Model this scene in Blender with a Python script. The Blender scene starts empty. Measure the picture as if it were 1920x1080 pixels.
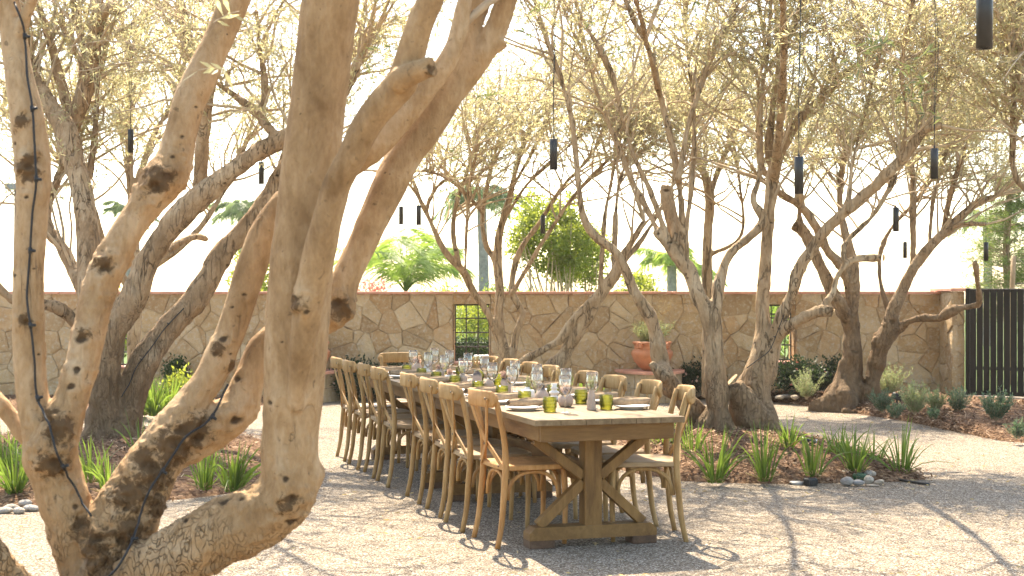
import bpy, bmesh, math, random
import numpy as np
from mathutils import Vector, Matrix

# ------------------------------------------------------------------ camera, sky, sun, exposure
sc = bpy.context.scene
COL = sc.collection
F, H, CX, HY = 2667.0, 1.43, 960.0, 553.0        # 50 mm lens on 1920 px, eye height, horizon row
cam_d = bpy.data.cameras.new('camera'); cam = bpy.data.objects.new('camera', cam_d); COL.objects.link(cam)
cam.location = (0, 0, H); cam.rotation_euler = (math.radians(90), 0, 0)
cam_d.sensor_width = 36.0; cam_d.lens = 50.0; cam_d.shift_y = (HY - 540.0) / 1920.0
cam_d.clip_start = 0.05; cam_d.clip_end = 2000
cam_d.dof.use_dof = True; cam_d.dof.focus_distance = 9.5; cam_d.dof.aperture_fstop = 7.0
sc.camera = cam
SUN = Vector((-0.17, 0.65, 0.92)).normalized()
world = bpy.data.worlds.new('World'); sc.world = world; world.use_nodes = True
wn = world.node_tree.nodes; wl = world.node_tree.links
sky = wn.new('ShaderNodeTexSky'); sky.sky_type = 'NISHITA'; sky.sun_disc = False
sky.sun_elevation = math.asin(SUN.z); sky.sun_rotation = math.atan2(SUN.x, SUN.y)
sky.air_density = 1.0; sky.dust_density = 1.5; sky.ozone_density = 1.0
tint = wn.new('ShaderNodeMix'); tint.data_type = 'RGBA'; tint.blend_type = 'MULTIPLY'; tint.inputs[0].default_value = 1.0; tint.inputs[7].default_value = (1.0, .92, .80, 1)   # warm camera white balance
wl.new(sky.outputs[0], tint.inputs[6]); wl.new(tint.outputs[2], wn['Background'].inputs[0]); wn['Background'].inputs[1].default_value = 0.15
sun_d = bpy.data.lights.new('sun', 'SUN'); sun_d.energy = 3.8; sun_d.angle = math.radians(0.5); sun_d.color = (1.0, 0.86, 0.66)
sun_o = bpy.data.objects.new('sun', sun_d); COL.objects.link(sun_o)
sun_o.rotation_euler = (-SUN).to_track_quat('-Z', 'Y').to_euler(); sun_o.location = (-3, 12, 14)
sc.view_settings.view_transform = 'Standard'; sc.view_settings.look = 'None'
sc.view_settings.exposure = 2.2; sc.view_settings.gamma = 1.0; sc.view_settings.use_curve_mapping = False
sc.render.engine = 'CYCLES'
cy = sc.cycles
cy.use_denoising = True
try: cy.denoiser = 'OPENIMAGEDENOISE'
except Exception: pass
cy.adaptive_threshold = .02; cy.max_bounces = 7; cy.diffuse_bounces = 4; cy.glossy_bounces = 3; cy.transmission_bounces = 6
cy.transparent_max_bounces = 16; cy.sample_clamp_indirect = 6.0; cy.caustics_reflective = False; cy.caustics_refractive = False

RNG = np.random.default_rng(11)
def P(px, py, d): return np.array([(px - CX) / F * d, d, H - (py - HY) / F * d])
def G(px, py, z=0.0):
    d = F * (H - z) / (py - HY); return np.array([(px - CX) / F * d, d, z])
def nrm(a): return a / np.maximum(np.linalg.norm(a, axis=-1, keepdims=True), 1e-9)

# ------------------------------------------------------------------ objects and tags
def tag(o, label=None, cat=None, group=None, kind=None):
    if label: o['label'] = label
    if cat: o['category'] = cat
    if group: o['group'] = group
    if kind: o['kind'] = kind
    return o
def empty(name, loc=(0, 0, 0), rz=0.0):
    o = bpy.data.objects.new(name, None); COL.objects.link(o); o.location = loc; o.rotation_euler = (0, 0, rz)
    o.empty_display_size = 0.1
    return o
def link(name, me, mat=None, parent=None, smooth=False):
    if mat is not None and not me.materials: me.materials.append(mat)
    if smooth: me.polygons.foreach_set('use_smooth', np.ones(len(me.polygons), bool))
    o = bpy.data.objects.new(name, me); COL.objects.link(o)
    if parent is not None: o.parent = parent
    return o
def copy_tree(o, parent=None):
    c = o.copy(); COL.objects.link(c); c.parent = parent
    for ch in list(o.children): copy_tree(ch, c)
    return c
def big_mesh(name, V, Q, n=4):
    me = bpy.data.meshes.new(name); V = np.ascontiguousarray(V, np.float32); Q = np.ascontiguousarray(Q, np.int32)
    me.vertices.add(len(V)); me.vertices.foreach_set('co', V.ravel())
    me.loops.add(Q.size); me.loops.foreach_set('vertex_index', Q.ravel())
    me.polygons.add(len(Q)); me.polygons.foreach_set('loop_start', np.arange(0, Q.size, n, dtype=np.int32))
    try: me.polygons.foreach_set('loop_total', np.full(len(Q), n, np.int32))
    except Exception: pass
    me.update(calc_edges=True); me.validate()
    return me
class MB:
    def __init__(s): s.v = []; s.f = []
    def add(s, V, Fs):
        k = len(s.v); s.v.extend([tuple(map(float, p)) for p in V]); s.f.extend([tuple(int(i) + k for i in f) for f in Fs]); return s
    def box(s, c, size, rot=None, bev=0.0):
        hx, hy, hz = [q / 2 for q in size]; b = min(bev, hx * .9, hy * .9, hz * .9)
        if b <= 0:
            V = [(x, y, z) for x in (-hx, hx) for y in (-hy, hy) for z in (-hz, hz)]
            Fs = [(0, 1, 3, 2), (4, 6, 7, 5), (0, 4, 5, 1), (2, 3, 7, 6), (0, 2, 6, 4), (1, 5, 7, 3)]
        else:
            bm = bmesh.new(); bmesh.ops.create_cube(bm, size=1)
            for v in bm.verts: v.co = Vector((v.co.x * size[0], v.co.y * size[1], v.co.z * size[2]))
            bmesh.ops.bevel(bm, geom=bm.edges[:], offset=b, segments=1, affect='EDGES', profile=.5)
            V = [tuple(v.co) for v in bm.verts]; Fs = [tuple(v.index for v in f.verts) for f in bm.faces]; bm.free()
        if rot is not None: V = [tuple(rot @ Vector(p)) for p in V]
        return s.add([(p[0] + c[0], p[1] + c[1], p[2] + c[2]) for p in V], Fs)
    def bar(s, a, b, w, t, up=(0, 0, 1), bev=0.0):
        a = Vector(a); b = Vector(b); z = (b - a); L = z.length; z.normalize()
        x = Vector(up).cross(z); x = x.normalized() if x.length > 1e-6 else Vector((1, 0, 0)); y = z.cross(x)
        R = Matrix((x, y, z)).transposed()
        return s.box((a + b) / 2, (w, t, L), R, bev)
    def tube(s, pts, rad, n=8, cap=True, flat=1.0):
        V, Fs = tube(np.array(pts, float), np.array(rad, float) * np.ones(len(pts)), n, cap, flat); return s.add(V, Fs)
    def lathe(s, prof, n=24, c=(0, 0, 0), cap0=True, cap1=False):
        k0 = []; V = []; Fs = []
        for r, z in prof:
            k0.append(len(V)); V += [(c[0] + r * math.cos(2 * math.pi * i / n), c[1] + r * math.sin(2 * math.pi * i / n), c[2] + z) for i in range(n)]
        for k in range(len(prof) - 1):
            for i in range(n):
                j = (i + 1) % n; Fs.append((k0[k] + i, k0[k] + j, k0[k + 1] + j, k0[k + 1] + i))
        if cap0: Fs.append(tuple(range(n))[::-1])
        if cap1: Fs.append(tuple(k0[-1] + i for i in range(n)))
        return s.add(V, Fs)
    def mesh(s, name='mesh'):
        me = bpy.data.meshes.new(name); me.from_pydata(s.v, [], s.f); me.update(); return me
    def build(s, name, mat, parent=None, smooth=False): return link(name, s.mesh(name), mat, parent, smooth)

def tube(pts, rad, n=8, cap=True, flat=1.0):
    pts = np.asarray(pts, float); K = len(pts)
    T = nrm(np.gradient(pts, axis=0)); ref = np.array([1.0, 0, 0]) if abs(T[0][0]) < .8 else np.array([0, 1.0, 0])
    N = nrm(np.cross(T[0], ref)); ang = np.arange(n) * 2 * math.pi / n; V = []
    for k in range(K):
        N = N - T[k] * np.dot(N, T[k]); N = N / max(np.linalg.norm(N), 1e-9); B = np.cross(T[k], N)
        V.append(pts[k] + rad[k] * (np.outer(np.cos(ang), N) + flat * np.outer(np.sin(ang), B)))
    V = np.concatenate(V); Fs = []
    for k in range(K - 1):
        for i in range(n):
            j = (i + 1) % n; Fs.append((k * n + i, k * n + j, (k + 1) * n + j, (k + 1) * n + i))
    if cap: Fs.append(tuple(range(n))[::-1]); Fs.append(tuple((K - 1) * n + i for i in range(n)))
    return V, Fs
def vtubes(Pp, R, n=3):
    """N polylines of K points each -> verts, quads"""
    N, K, _ = Pp.shape; T = nrm(np.gradient(Pp, axis=1)); ref = np.array([.31, .21, .93]) * np.ones_like(T)
    A = nrm(np.cross(T, ref)); B = np.cross(T, A); ang = np.arange(n) * 2 * math.pi / n
    V = Pp[:, :, None, :] + R[:, :, None, None] * (np.cos(ang)[None, None, :, None] * A[:, :, None, :] + np.sin(ang)[None, None, :, None] * B[:, :, None, :])
    idx = np.arange(N * K * n).reshape(N, K, n); a = idx[:, :-1, :]; b = idx[:, 1:, :]
    Q = np.stack([a, np.roll(a, -1, 2), np.roll(b, -1, 2), b], -1).reshape(-1, 4)
    return V.reshape(-1, 3), Q
def crom(pts, step):
    pts = np.asarray(pts, float); q = np.vstack([2 * pts[0] - pts[1], pts, 2 * pts[-1] - pts[-2]]); out = []
    for i in range(1, len(q) - 2):
        p0, p1, p2, p3 = q[i - 1], q[i], q[i + 1], q[i + 2]; m = max(2, int(np.linalg.norm((p2 - p1)[:3]) / step))
        t = np.linspace(0, 1, m, endpoint=False)[:, None]
        out.append(.5 * (2 * p1 + (p2 - p0) * t + (2 * p0 - 5 * p1 + 4 * p2 - p3) * t ** 2 + (3 * p1 - p0 - 3 * p2 + p3) * t ** 3))
    return np.vstack(out + [pts[-1:]])
def vnoise(p, seed=0):
    p = np.asarray(p, float); i = np.floor(p).astype(np.int64); f = p - i; f = f * f * (3 - 2 * f); r = 0
    def h(a, b, c):
        n = (a * 374761393 + b * 668265263 + c * 2147483647 + seed * 1274126177) & 0xffffffff
        n = ((n ^ (n >> 13)) * 1274126177) & 0xffffffff; n = n ^ (n >> 16); return (n & 0xffff) / 65535.0
    for dx in (0, 1):
        for dy in (0, 1):
            for dz in (0, 1):
                w = (f[:, 0] if dx else 1 - f[:, 0]) * (f[:, 1] if dy else 1 - f[:, 1]) * (f[:, 2] if dz else 1 - f[:, 2])
                r = r + w * h(i[:, 0] + dx, i[:, 1] + dy, i[:, 2] + dz)
    return r * 2 - 1

# ------------------------------------------------------------------ materials
class NT:
    def __init__(s, name):
        s.m = bpy.data.materials.new(name); s.m.use_nodes = True; s.t = s.m.node_tree; s.b = s.t.nodes['Principled BSDF']; s.out = s.t.nodes['Material Output']
    def n(s, kind, **kw):
        nd = s.t.nodes.new(kind)
        for k, v in kw.items():
            if hasattr(nd, k): setattr(nd, k, v)
            else: s.set(nd, k, v)
        return nd
    def set(s, nd, k, v):
        inp = nd.inputs[k]
        if isinstance(v, bpy.types.NodeSocket): s.t.links.new(v, inp)
        else: inp.default_value = v
    def coords(s, scale=(1, 1, 1), rnd=True):
        tc = s.n('ShaderNodeTexCoord').outputs['Object']
        if rnd:
            oi = s.n('ShaderNodeObjectInfo').outputs['Random']; mu = s.n('ShaderNodeMath', operation='MULTIPLY'); s.set(mu, 0, oi); s.set(mu, 1, 37.0)
            va = s.n('ShaderNodeVectorMath', operation='ADD'); s.set(va, 0, tc); s.set(va, 1, mu.outputs[0]); tc = va.outputs[0]
        mp = s.n('ShaderNodeMapping'); s.set(mp, 'Vector', tc); mp.inputs['Scale'].default_value = scale
        return mp.outputs[0]
    def noise(s, vec, scale, detail=4, rough=.6, dist=0.0):
        nd = s.n('ShaderNodeTexNoise'); s.set(nd, 'Vector', vec); s.set(nd, 'Scale', scale); s.set(nd, 'Detail', detail); s.set(nd, 'Roughness', rough); s.set(nd, 'Distortion', dist); return nd.outputs['Fac']
    def vor(s, vec, scale, feature='F1', out='Distance', rand=1.0):
        nd = s.n('ShaderNodeTexVoronoi'); nd.feature = feature; s.set(nd, 'Vector', vec); s.set(nd, 'Scale', scale); s.set(nd, 'Randomness', rand); return nd.outputs[out]
    def ramp(s, fac, stops, interp='LINEAR'):
        nd = s.n('ShaderNodeValToRGB'); cr = nd.color_ramp; cr.interpolation = interp; s.set(nd, 'Fac', fac)
        while len(cr.elements) < len(stops): cr.elements.new(.5)
        for e, (p, c) in zip(cr.elements, stops): e.position = p; e.color = (*c, 1) if len(c) == 3 else c
        return nd.outputs[0]
    def mix(s, a, b, fac, mode='MIX'):
        nd = s.n('ShaderNodeMix'); nd.data_type = 'RGBA'; nd.blend_type = mode
        for k, v in ((0, fac), (6, a), (7, b)):
            if isinstance(v, bpy.types.NodeSocket): s.t.links.new(v, nd.inputs[k])
            else: nd.inputs[k].default_value = (*v, 1) if isinstance(v, tuple) and len(v) == 3 else v
        return nd.outputs[2]
    def math(s, op, a, b=0.0, c=0.0):
        nd = s.n('ShaderNodeMath'); nd.operation = op
        for k, v in ((0, a), (1, b), (2, c)): s.set(nd, k, v)
        return nd.outputs[0]
    def bump(s, h, strength=.5, dist=.01):
        nd = s.n('ShaderNodeBump'); s.set(nd, 'Height', h); s.set(nd, 'Strength', strength); s.set(nd, 'Distance', dist); s.t.links.new(nd.outputs[0], s.b.inputs['Normal']); return nd
    def base(s, c, rough=.7, spec=.3):
        if isinstance(c, tuple): c = (*c, 1)
        s.set(s.b, 'Base Color', c); s.b.inputs['Roughness'].default_value = rough; s.b.inputs['Specular IOR Level'].default_value = spec; return s

MAT = {}
def wood(name, dark, mid, light, stretch=(1, 1, 1), sc_=14.0, rough=.62):
    t = NT(name); v = t.coords(stretch)
    g = t.noise(v, sc_, 6, .65, .35); fine = t.noise(v, sc_ * 6, 3, .6); patch = t.noise(t.coords((1, 1, 1)), 2.2, 3)
    c = t.ramp(g, [(.25, dark), (.5, mid), (.72, light)])
    c = t.mix(c, t.ramp(fine, [(.3, (.55, .5, .45)), (.7, (1, 1, 1))]), .45, 'MULTIPLY')
    c = t.mix(c, light, t.ramp(patch, [(.48, (0, 0, 0)), (.75, (.45, .45, .45))]))
    kn = t.vor(t.coords((stretch[0] * 1.6 + .3, stretch[1] * 1.6 + .3, stretch[2] * 1.6 + .3)), 1.7)
    c = t.mix(c, dark, t.ramp(kn, [(.0, (.7, .7, .7)), (.09, (0, 0, 0))]))
    t.base(c, rough, .3); t.bump(t.math('ADD', g, t.math('MULTIPLY', fine, .5)), .25, .004); return t.m
MAT['chair'] = wood('chair_wood', (.19, .10, .030), (.345, .20, .068), (.45, .30, .135), (2, 2, .35), 12)
MAT['chair_b'] = wood('chair_wood_pale', (.21, .12, .042), (.37, .23, .09), (.47, .33, .16), (2, 2, .35), 12, .75)
MAT['chair_c'] = wood('chair_wood_brown', (.16, .082, .022), (.295, .165, .052), (.39, .245, .10), (2, 2, .35), 12, .75)
MAT['chair_warm'] = wood('chair_wood_warm', (.27, .12, .03), (.42, .21, .065), (.52, .30, .12), (2, 2, .35), 12)
MAT['seat'] = wood('seat_wood', (.18, .11, .05), (.31, .205, .105), (.40, .29, .17), (.5, 2.4, 2), 12)
MAT['table_top'] = wood('table_top_wood', (.27, .20, .13), (.42, .33, .22), (.52, .43, .31), (2.2, .22, 2), 11)
MAT['table'] = wood('table_wood', (.085, .040, .010), (.19, .100, .028), (.27, .155, .050), (1.6, 1.6, .35), 9)
MAT['table_x'] = wood('table_wood_cross', (.08, .038, .010), (.17, .088, .025), (.245, .14, .046), (.3, 2, 2), 9)
MAT['table_dark'] = wood('table_pad_wood', (.05, .03, .02), (.10, .055, .03), (.14, .085, .05), (.3, 2, 2), 9)
def simple(name, c, rough=.6, spec=.4, metal=0.0, nscale=30, amt=.25, bump=.15):
    t = NT(name); v = t.coords(); f = t.noise(v, nscale, 5)
    d = tuple(q * (1 - amt) for q in c); l = tuple(min(1, q * (1 + amt)) for q in c)
    t.base(t.ramp(f, [(.3, d), (.7, l)]), rough, spec); t.b.inputs['Metallic'].default_value = metal; t.bump(f, bump, .003); return t.m
MAT['black_metal'] = simple('black_metal', (.016, .015, .014), .42, .5)
MAT['gate_metal'] = simple('gate_metal', (.010, .008, .007), .5, .3, 0, 8)
MAT['iron'] = simple('grille_iron', (.030, .024, .020), .5, .5)
MAT['screw'] = simple('screw_metal', (.10, .085, .07), .35, .5, .8)
MAT['black_plastic'] = simple('black_plastic', (.018, .018, .018), .5, .4)
MAT['green_plastic'] = simple('green_plastic', (.02, .07, .03), .45, .4)
MAT['ceramic'] = simple('white_ceramic', (.78, .75, .70), .3, .5, 0, 12, .04, .02)
MAT['vase_white'] = simple('vase_white', (.74, .70, .63), .55, .3, 0, 40, .06, .08)
MAT['napkin'] = simple('napkin_linen', (.30, .215, .135), .9, .1, 0, 55, .22, .3)
MAT['terracotta'] = simple('terracotta', (.50, .205, .095), .55, .35, 0, 9, .16, .08)
MAT['coping'] = simple('coping_terracotta', (.56, .28, .19), .6, .3, 0, 6, .25, .15)
MAT['concrete'] = simple('concrete', (.36, .30, .24), .85, .2, 0, 7, .25, .3)
MAT['white_paint'] = simple('white_paint', (.75, .75, .73), .5, .4, 0, 6, .05, .02)
MAT['cable'] = simple('cable_rubber', (.014, .014, .015), .5, .4)
MAT['stake'] = wood('stake_wood', (.20, .12, .05), (.36, .23, .11), (.45, .32, .18), (2, 2, .3), 8)
t = NT('vase_clay'); tc = t.n('ShaderNodeTexCoord').outputs['Generated']; sx = t.n('ShaderNodeSeparateXYZ'); t.set(sx, 0, tc)
f = t.noise(t.coords(), 30, 4); z = t.math('ADD', sx.outputs[2], t.math('MULTIPLY', t.math('SUBTRACT', f, .5), .25))
t.base(t.ramp(z, [(.0, (.40, .30, .225)), (.66, (.45, .335, .255)), (.84, (.075, .06, .055))]), .7, .25); t.bump(f, .12, .003); MAT['vase_dark'] = t.m
MAT['vase_clay'] = simple('vase_clay_plain', (.40, .31, .24), .7, .25, 0, 30, .12, .12)

def glass(name, tint, gloss=.06, rough=.02):
    t = NT(name); lw = t.n('ShaderNodeLayerWeight'); lw.inputs['Blend'].default_value = .28
    tr = t.n('ShaderNodeBsdfTransparent'); tr.inputs[0].default_value = (*tint, 1)
    gl = t.n('ShaderNodeBsdfGlossy'); gl.inputs['Roughness'].default_value = rough; gl.inputs[0].default_value = (1, 1, 1, 1)
    fac = t.math('ADD', t.math('MULTIPLY', lw.outputs['Fresnel'], .8), gloss * .5)
    mx = t.n('ShaderNodeMixShader'); t.set(mx, 0, fac); t.t.links.new(tr.outputs[0], mx.inputs[1]); t.t.links.new(gl.outputs[0], mx.inputs[2])
    t.t.links.new(mx.outputs[0], t.out.inputs[0]); return t.m
MAT['clear_glass'] = glass('clear_glass', (.97, .97, .96))
def tumbler_glass():
    t = NT('green_glass'); lw = t.n('ShaderNodeLayerWeight'); lw.inputs['Blend'].default_value = .3
    v = t.coords(); w = t.noise(v, 60, 3); c = t.ramp(w, [(.3, (.48, .49, .15)), (.7, (.62, .62, .25))])
    tr = t.n('ShaderNodeBsdfTransparent'); t.set(tr, 0, c); tl = t.n('ShaderNodeBsdfTranslucent'); t.set(tl, 0, c)
    gl = t.n('ShaderNodeBsdfGlossy'); gl.inputs['Roughness'].default_value = .08
    m1 = t.n('ShaderNodeMixShader'); m1.inputs[0].default_value = .25; t.t.links.new(tr.outputs[0], m1.inputs[1]); t.t.links.new(tl.outputs[0], m1.inputs[2])
    m2 = t.n('ShaderNodeMixShader'); t.set(m2, 0, t.math('MULTIPLY', lw.outputs['Fresnel'], .7)); t.t.links.new(m1.outputs[0], m2.inputs[1]); t.t.links.new(gl.outputs[0], m2.inputs[2])
    t.t.links.new(m2.outputs[0], t.out.inputs[0]); return t.m
MAT['green_glass'] = tumbler_glass()

def leafmat(name, c1, c2, tr, trans=.45, rough=.55):
    """two-sided leaf: diffuse + gloss on the face, light passing through from behind"""
    t = NT(name); g = t.n('ShaderNodeNewGeometry'); r = g.outputs['Random Per Island']
    big = t.noise(t.n('ShaderNodeNewGeometry').outputs['Position'], .8, 2)
    f = t.math('ADD', t.math('MULTIPLY', r, .7), t.math('MULTIPLY', big, .3))
    c = t.ramp(f, [(.15, c1), (.85, c2)]); t.base(c, rough, .35)
    tl = t.n('ShaderNodeBsdfTranslucent'); t.set(tl, 0, t.mix(tuple(q * .75 for q in tr), tr, r))
    mx = t.n('ShaderNodeMixShader'); mx.inputs[0].default_value = trans; t.t.links.new(t.b.outputs[0], mx.inputs[1]); t.t.links.new(tl.outputs[0], mx.inputs[2])
    t.t.links.new(mx.outputs[0], t.out.inputs[0]); return t.m
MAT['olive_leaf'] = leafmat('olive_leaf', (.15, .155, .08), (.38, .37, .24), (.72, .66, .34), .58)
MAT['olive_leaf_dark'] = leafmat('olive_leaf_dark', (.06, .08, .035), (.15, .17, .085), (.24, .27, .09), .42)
MAT['blade'] = leafmat('grass_blade', (.03, .075, .012), (.11, .17, .03), (.26, .38, .05), .45, .4)
MAT['palm_leaf'] = leafmat('palm_leaf', (.07, .15, .02), (.17, .26, .05), (.40, .55, .10), .5)
MAT['palm_leaf_grey'] = leafmat('palm_leaf_grey', (.07, .12, .05), (.14, .19, .09), (.25, .34, .15), .45)
MAT['ficus_leaf'] = leafmat('ficus_leaf', (.06, .11, .015), (.20, .23, .03), (.42, .48, .06), .5)
MAT['hedge_leaf'] = leafmat('hedge_leaf', (.02, .045, .012), (.05, .085, .025), (.10, .17, .04), .3)
MAT['dark_shrub'] = leafmat('dark_shrub_leaf', (.012, .025, .010), (.035, .055, .022), (.05, .09, .03), .25)
MAT['light_shrub'] = leafmat('light_shrub_leaf', (.16, .21, .09), (.30, .34, .17), (.36, .42, .18), .4)
MAT['blue_shrub'] = leafmat('blue_shrub_leaf', (.05, .10, .06), (.12, .17, .11), (.16, .25, .12), .35)
MAT['needle'] = leafmat('needle_leaf', (.05, .10, .02), (.15, .20, .05), (.28, .36, .08), .45)
MAT['petal_pink'] = leafmat('petal_pink', (.50, .30, .22), (.68, .50, .40), (.6, .4, .3), .4)
MAT['petal_red'] = leafmat('petal_red', (.45, .10, .08), (.60, .25, .20), (.6, .2, .15), .4)
MAT['straw'] = leafmat('dried_straw', (.42, .30, .13), (.62, .48, .25), (.6, .45, .2), .35)
MAT['sprig'] = leafmat('sprig_leaf', (.14, .16, .09), (.30, .30, .17), (.3, .33, .15), .4)

def bark(name, cols, crack=.55, zs=.4, scale=1.0, rough=.8, knots=True, pale=False):
    t = NT(name); v = t.coords((1, 1, zs), False); v1 = t.coords((1, 1, 1), False)
    big = t.noise(v1, 3.2 * scale, 5, .6, .3); mid = t.noise(v, 16 * scale, 6, .65, .4); fine = t.noise(v, 70 * scale, 4, .65)
    c = t.ramp(t.math('ADD', t.math('MULTIPLY', big, .6), t.math('MULTIPLY', mid, .4)), [(.34, cols[0]), (.5, cols[1]), (.66, cols[2])])
    vf = t.coords((1, 1, zs * .45), False); rid = t.noise(vf, 13 * scale, 3, .55, .9); crk = t.ramp(t.math('ABSOLUTE', t.math('SUBTRACT', rid, .5)), [(.0, (1, 1, 1)), (.030, (0, 0, 0))])
    where = t.ramp(t.noise(v1, 4.5 * scale, 3), [(.50 - .25 * crack, (0, 0, 0)), (.80 - .25 * crack, (1, 1, 1))])
    k = t.math('MULTIPLY', crk, where)
    c = t.mix(c, t.ramp(fine, [(.25, (.5, .45, .4)), (.65, (1, 1, 1))]), .5, 'MULTIPLY')
    c = t.mix(c, cols[3], t.math('MULTIPLY', k, .85))
    sp = t.ramp(t.noise(v1, 38 * scale, 3, .6, .5), [(.27, (1, 1, 1)), (.36, (0, 0, 0))])
    c = t.mix(c, cols[3], t.math('MULTIPLY', sp, .55))
    if knots:
        at = t.n('ShaderNodeAttribute'); at.attribute_name = 'knot'
        kk = t.ramp(t.math('ADD', at.outputs['Fac'], t.math('MULTIPLY', t.math('SUBTRACT', mid, .5), .5)), [(.42, (0, 0, 0)), (.8, (1, 1, 1))])
        c = t.mix(c, cols[3], t.math('MULTIPLY', kk, .9))
        a2 = t.n('ShaderNodeAttribute'); a2.attribute_name = 'rough_bark'
        rb = t.ramp(t.math('ADD', a2.outputs['Fac'], t.math('MULTIPLY', t.math('SUBTRACT', mid, .5), 1.3)), [(.45, (0, 0, 0)), (.75, (1, 1, 1))])
        c = t.mix(c, tuple(.45 * a + .55 * b for a, b in zip(cols[3], cols[0])), t.math('MULTIPLY', rb, .75))
        a3 = t.n('ShaderNodeAttribute'); a3.attribute_name = 'crust'
        cn = t.noise(v1, 34 * scale, 5, .7, .6); cm = t.ramp(t.math('SUBTRACT', t.math('ADD', a3.outputs['Fac'], t.math('MULTIPLY', t.math('SUBTRACT', cn, .5), 2.2)), 0.0), [(.52, (0, 0, 0)), (.78, (1, 1, 1))])
        c = t.mix(c, tuple(.7 * a + .3 * b for a, b in zip(cols[3], cols[0])), t.math('MULTIPLY', cm, .9))
        lg = t.ramp(t.math('ADD', t.math('MULTIPLY', a2.outputs['Fac'], .7), t.math('SUBTRACT', t.noise(v1, 6 * scale, 4), .5)), [(.45, (0, 0, 0)), (.75, (.55, .55, .55))])
        if pale: c = t.mix(c, (.50, .42, .32), lg)
        vw = t.mix(v, t.n('ShaderNodeTexNoise', Vector=v, Scale=11.0).outputs['Color'], .30)
        pc = t.ramp(t.vor(vw, 34 * scale, 'DISTANCE_TO_EDGE'), [(.0, (1, 1, 1)), (.06, (0, 0, 0))])
        pl = t.math('MULTIPLY', pc, t.ramp(t.math('ADD', a2.outputs['Fac'], t.math('MULTIPLY', t.math('SUBTRACT', big, .5), 1.8)), [(.32, (0, 0, 0)), (.55, (1, 1, 1))]))
        c = t.mix(c, cols[3], t.math('MULTIPLY', pl, .32)); k = t.math('MAXIMUM', k, pl)
    t.base(c, rough, .2)
    hh = t.math('ADD', t.math('SUBTRACT', t.math('MULTIPLY', mid, .8), t.math('MULTIPLY', k, .9)), t.math('MULTIPLY', fine, .35))
    t.bump(hh, .9, .016 / scale); return t.m
MAT['bark_near'] = bark('olive_bark_smooth', [(.21, .12, .05), (.38, .245, .122), (.52, .38, .23), (.035, .019, .009)], -.25, .45, 1.0, pale=True)
MAT['bark'] = bark('olive_bark', [(.22, .145, .075), (.39, .275, .16), (.54, .42, .275), (.06, .036, .018)], .9, .35, .9)
MAT['bark_red'] = bark('olive_bark_brown', [(.21, .13, .066), (.37, .25, .142), (.53, .40, .255), (.05, .03, .016)], .8, .35, .9)
MAT['twig'] = simple('olive_twig', (.46, .355, .235), .8, .2, 0, 6, .35, .1)
MAT['cut_wood'] = wood('cut_wood', (.30, .18, .08), (.45, .30, .15), (.55, .40, .23), (1, 1, 1), 25)
MAT['palm_trunk'] = simple('palm_trunk', (.27, .25, .22), .9, .1, 0, 12, .3, .4)

# gravel, mulch, stone
def gravel():
    t = NT('gravel'); v = t.coords((1, 1, 1), False)
    d = t.vor(v, 110); cc = t.vor(v, 110, 'F1', 'Color'); sp = t.n('ShaderNodeSeparateColor'); t.set(sp, 0, cc)
    c = t.ramp(sp.outputs[0], [(.05, (.07, .049, .032)), (.30, (.20, .156, .108)), (.6, (.305, .25, .185)), (.85, (.425, .37, .29)), (1.0, (.63, .58, .50))])
    big = t.noise(v, .55, 4); c = t.mix(c, t.ramp(big, [(.3, (.86, .83, .79)), (.7, (1.0, 1.0, 1.0))]), 1.0, 'MULTIPLY')
    md = t.noise(v, 7, 4); c = t.mix(c, t.ramp(md, [(.3, (.85, .84, .82)), (.7, (1.0, 1.0, 1.0))]), .8, 'MULTIPLY')
    c = t.mix(c, (.10, .072, .047), t.ramp(d, [(.50, (0, 0, 0)), (.8, (.75, .75, .75))]))
    t.base(c, .85, .25); hh = t.math('SUBTRACT', t.math('MULTIPLY', sp.outputs[1], .6), d); t.bump(hh, .8, .008); return t.m
MAT['gravel'] = gravel()
def mulch():
    t = NT('mulch'); v = t.coords((1, 1, 1), False); cc = t.vor(t.coords((1, 1.0, 1), False), 45, 'F1', 'Color'); sp = t.n('ShaderNodeSeparateColor'); t.set(sp, 0, cc)
    c = t.ramp(sp.outputs[0], [(.0, (.08, .04, .022)), (.5, (.17, .098, .056)), (1, (.29, .185, .11))]); f = t.noise(v, 60, 5)
    c = t.mix(c, t.ramp(f, [(.3, (.6, .6, .6)), (.7, (1, 1, 1))]), .7, 'MULTIPLY'); t.base(c, .95, .1); t.bump(t.math('ADD', f, sp.outputs[1]), 1.0, .02); return t.m
MAT['mulch'] = mulch()
t = NT('mulch_chip'); r = t.n('ShaderNodeNewGeometry').outputs['Random Per Island']
t.base(t.ramp(r, [(.0, (.085, .047, .028)), (.5, (.20, .115, .066)), (.85, (.32, .205, .125)), (1.0, (.46, .34, .23))]), .9, .15); MAT['chip'] = t.m
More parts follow.
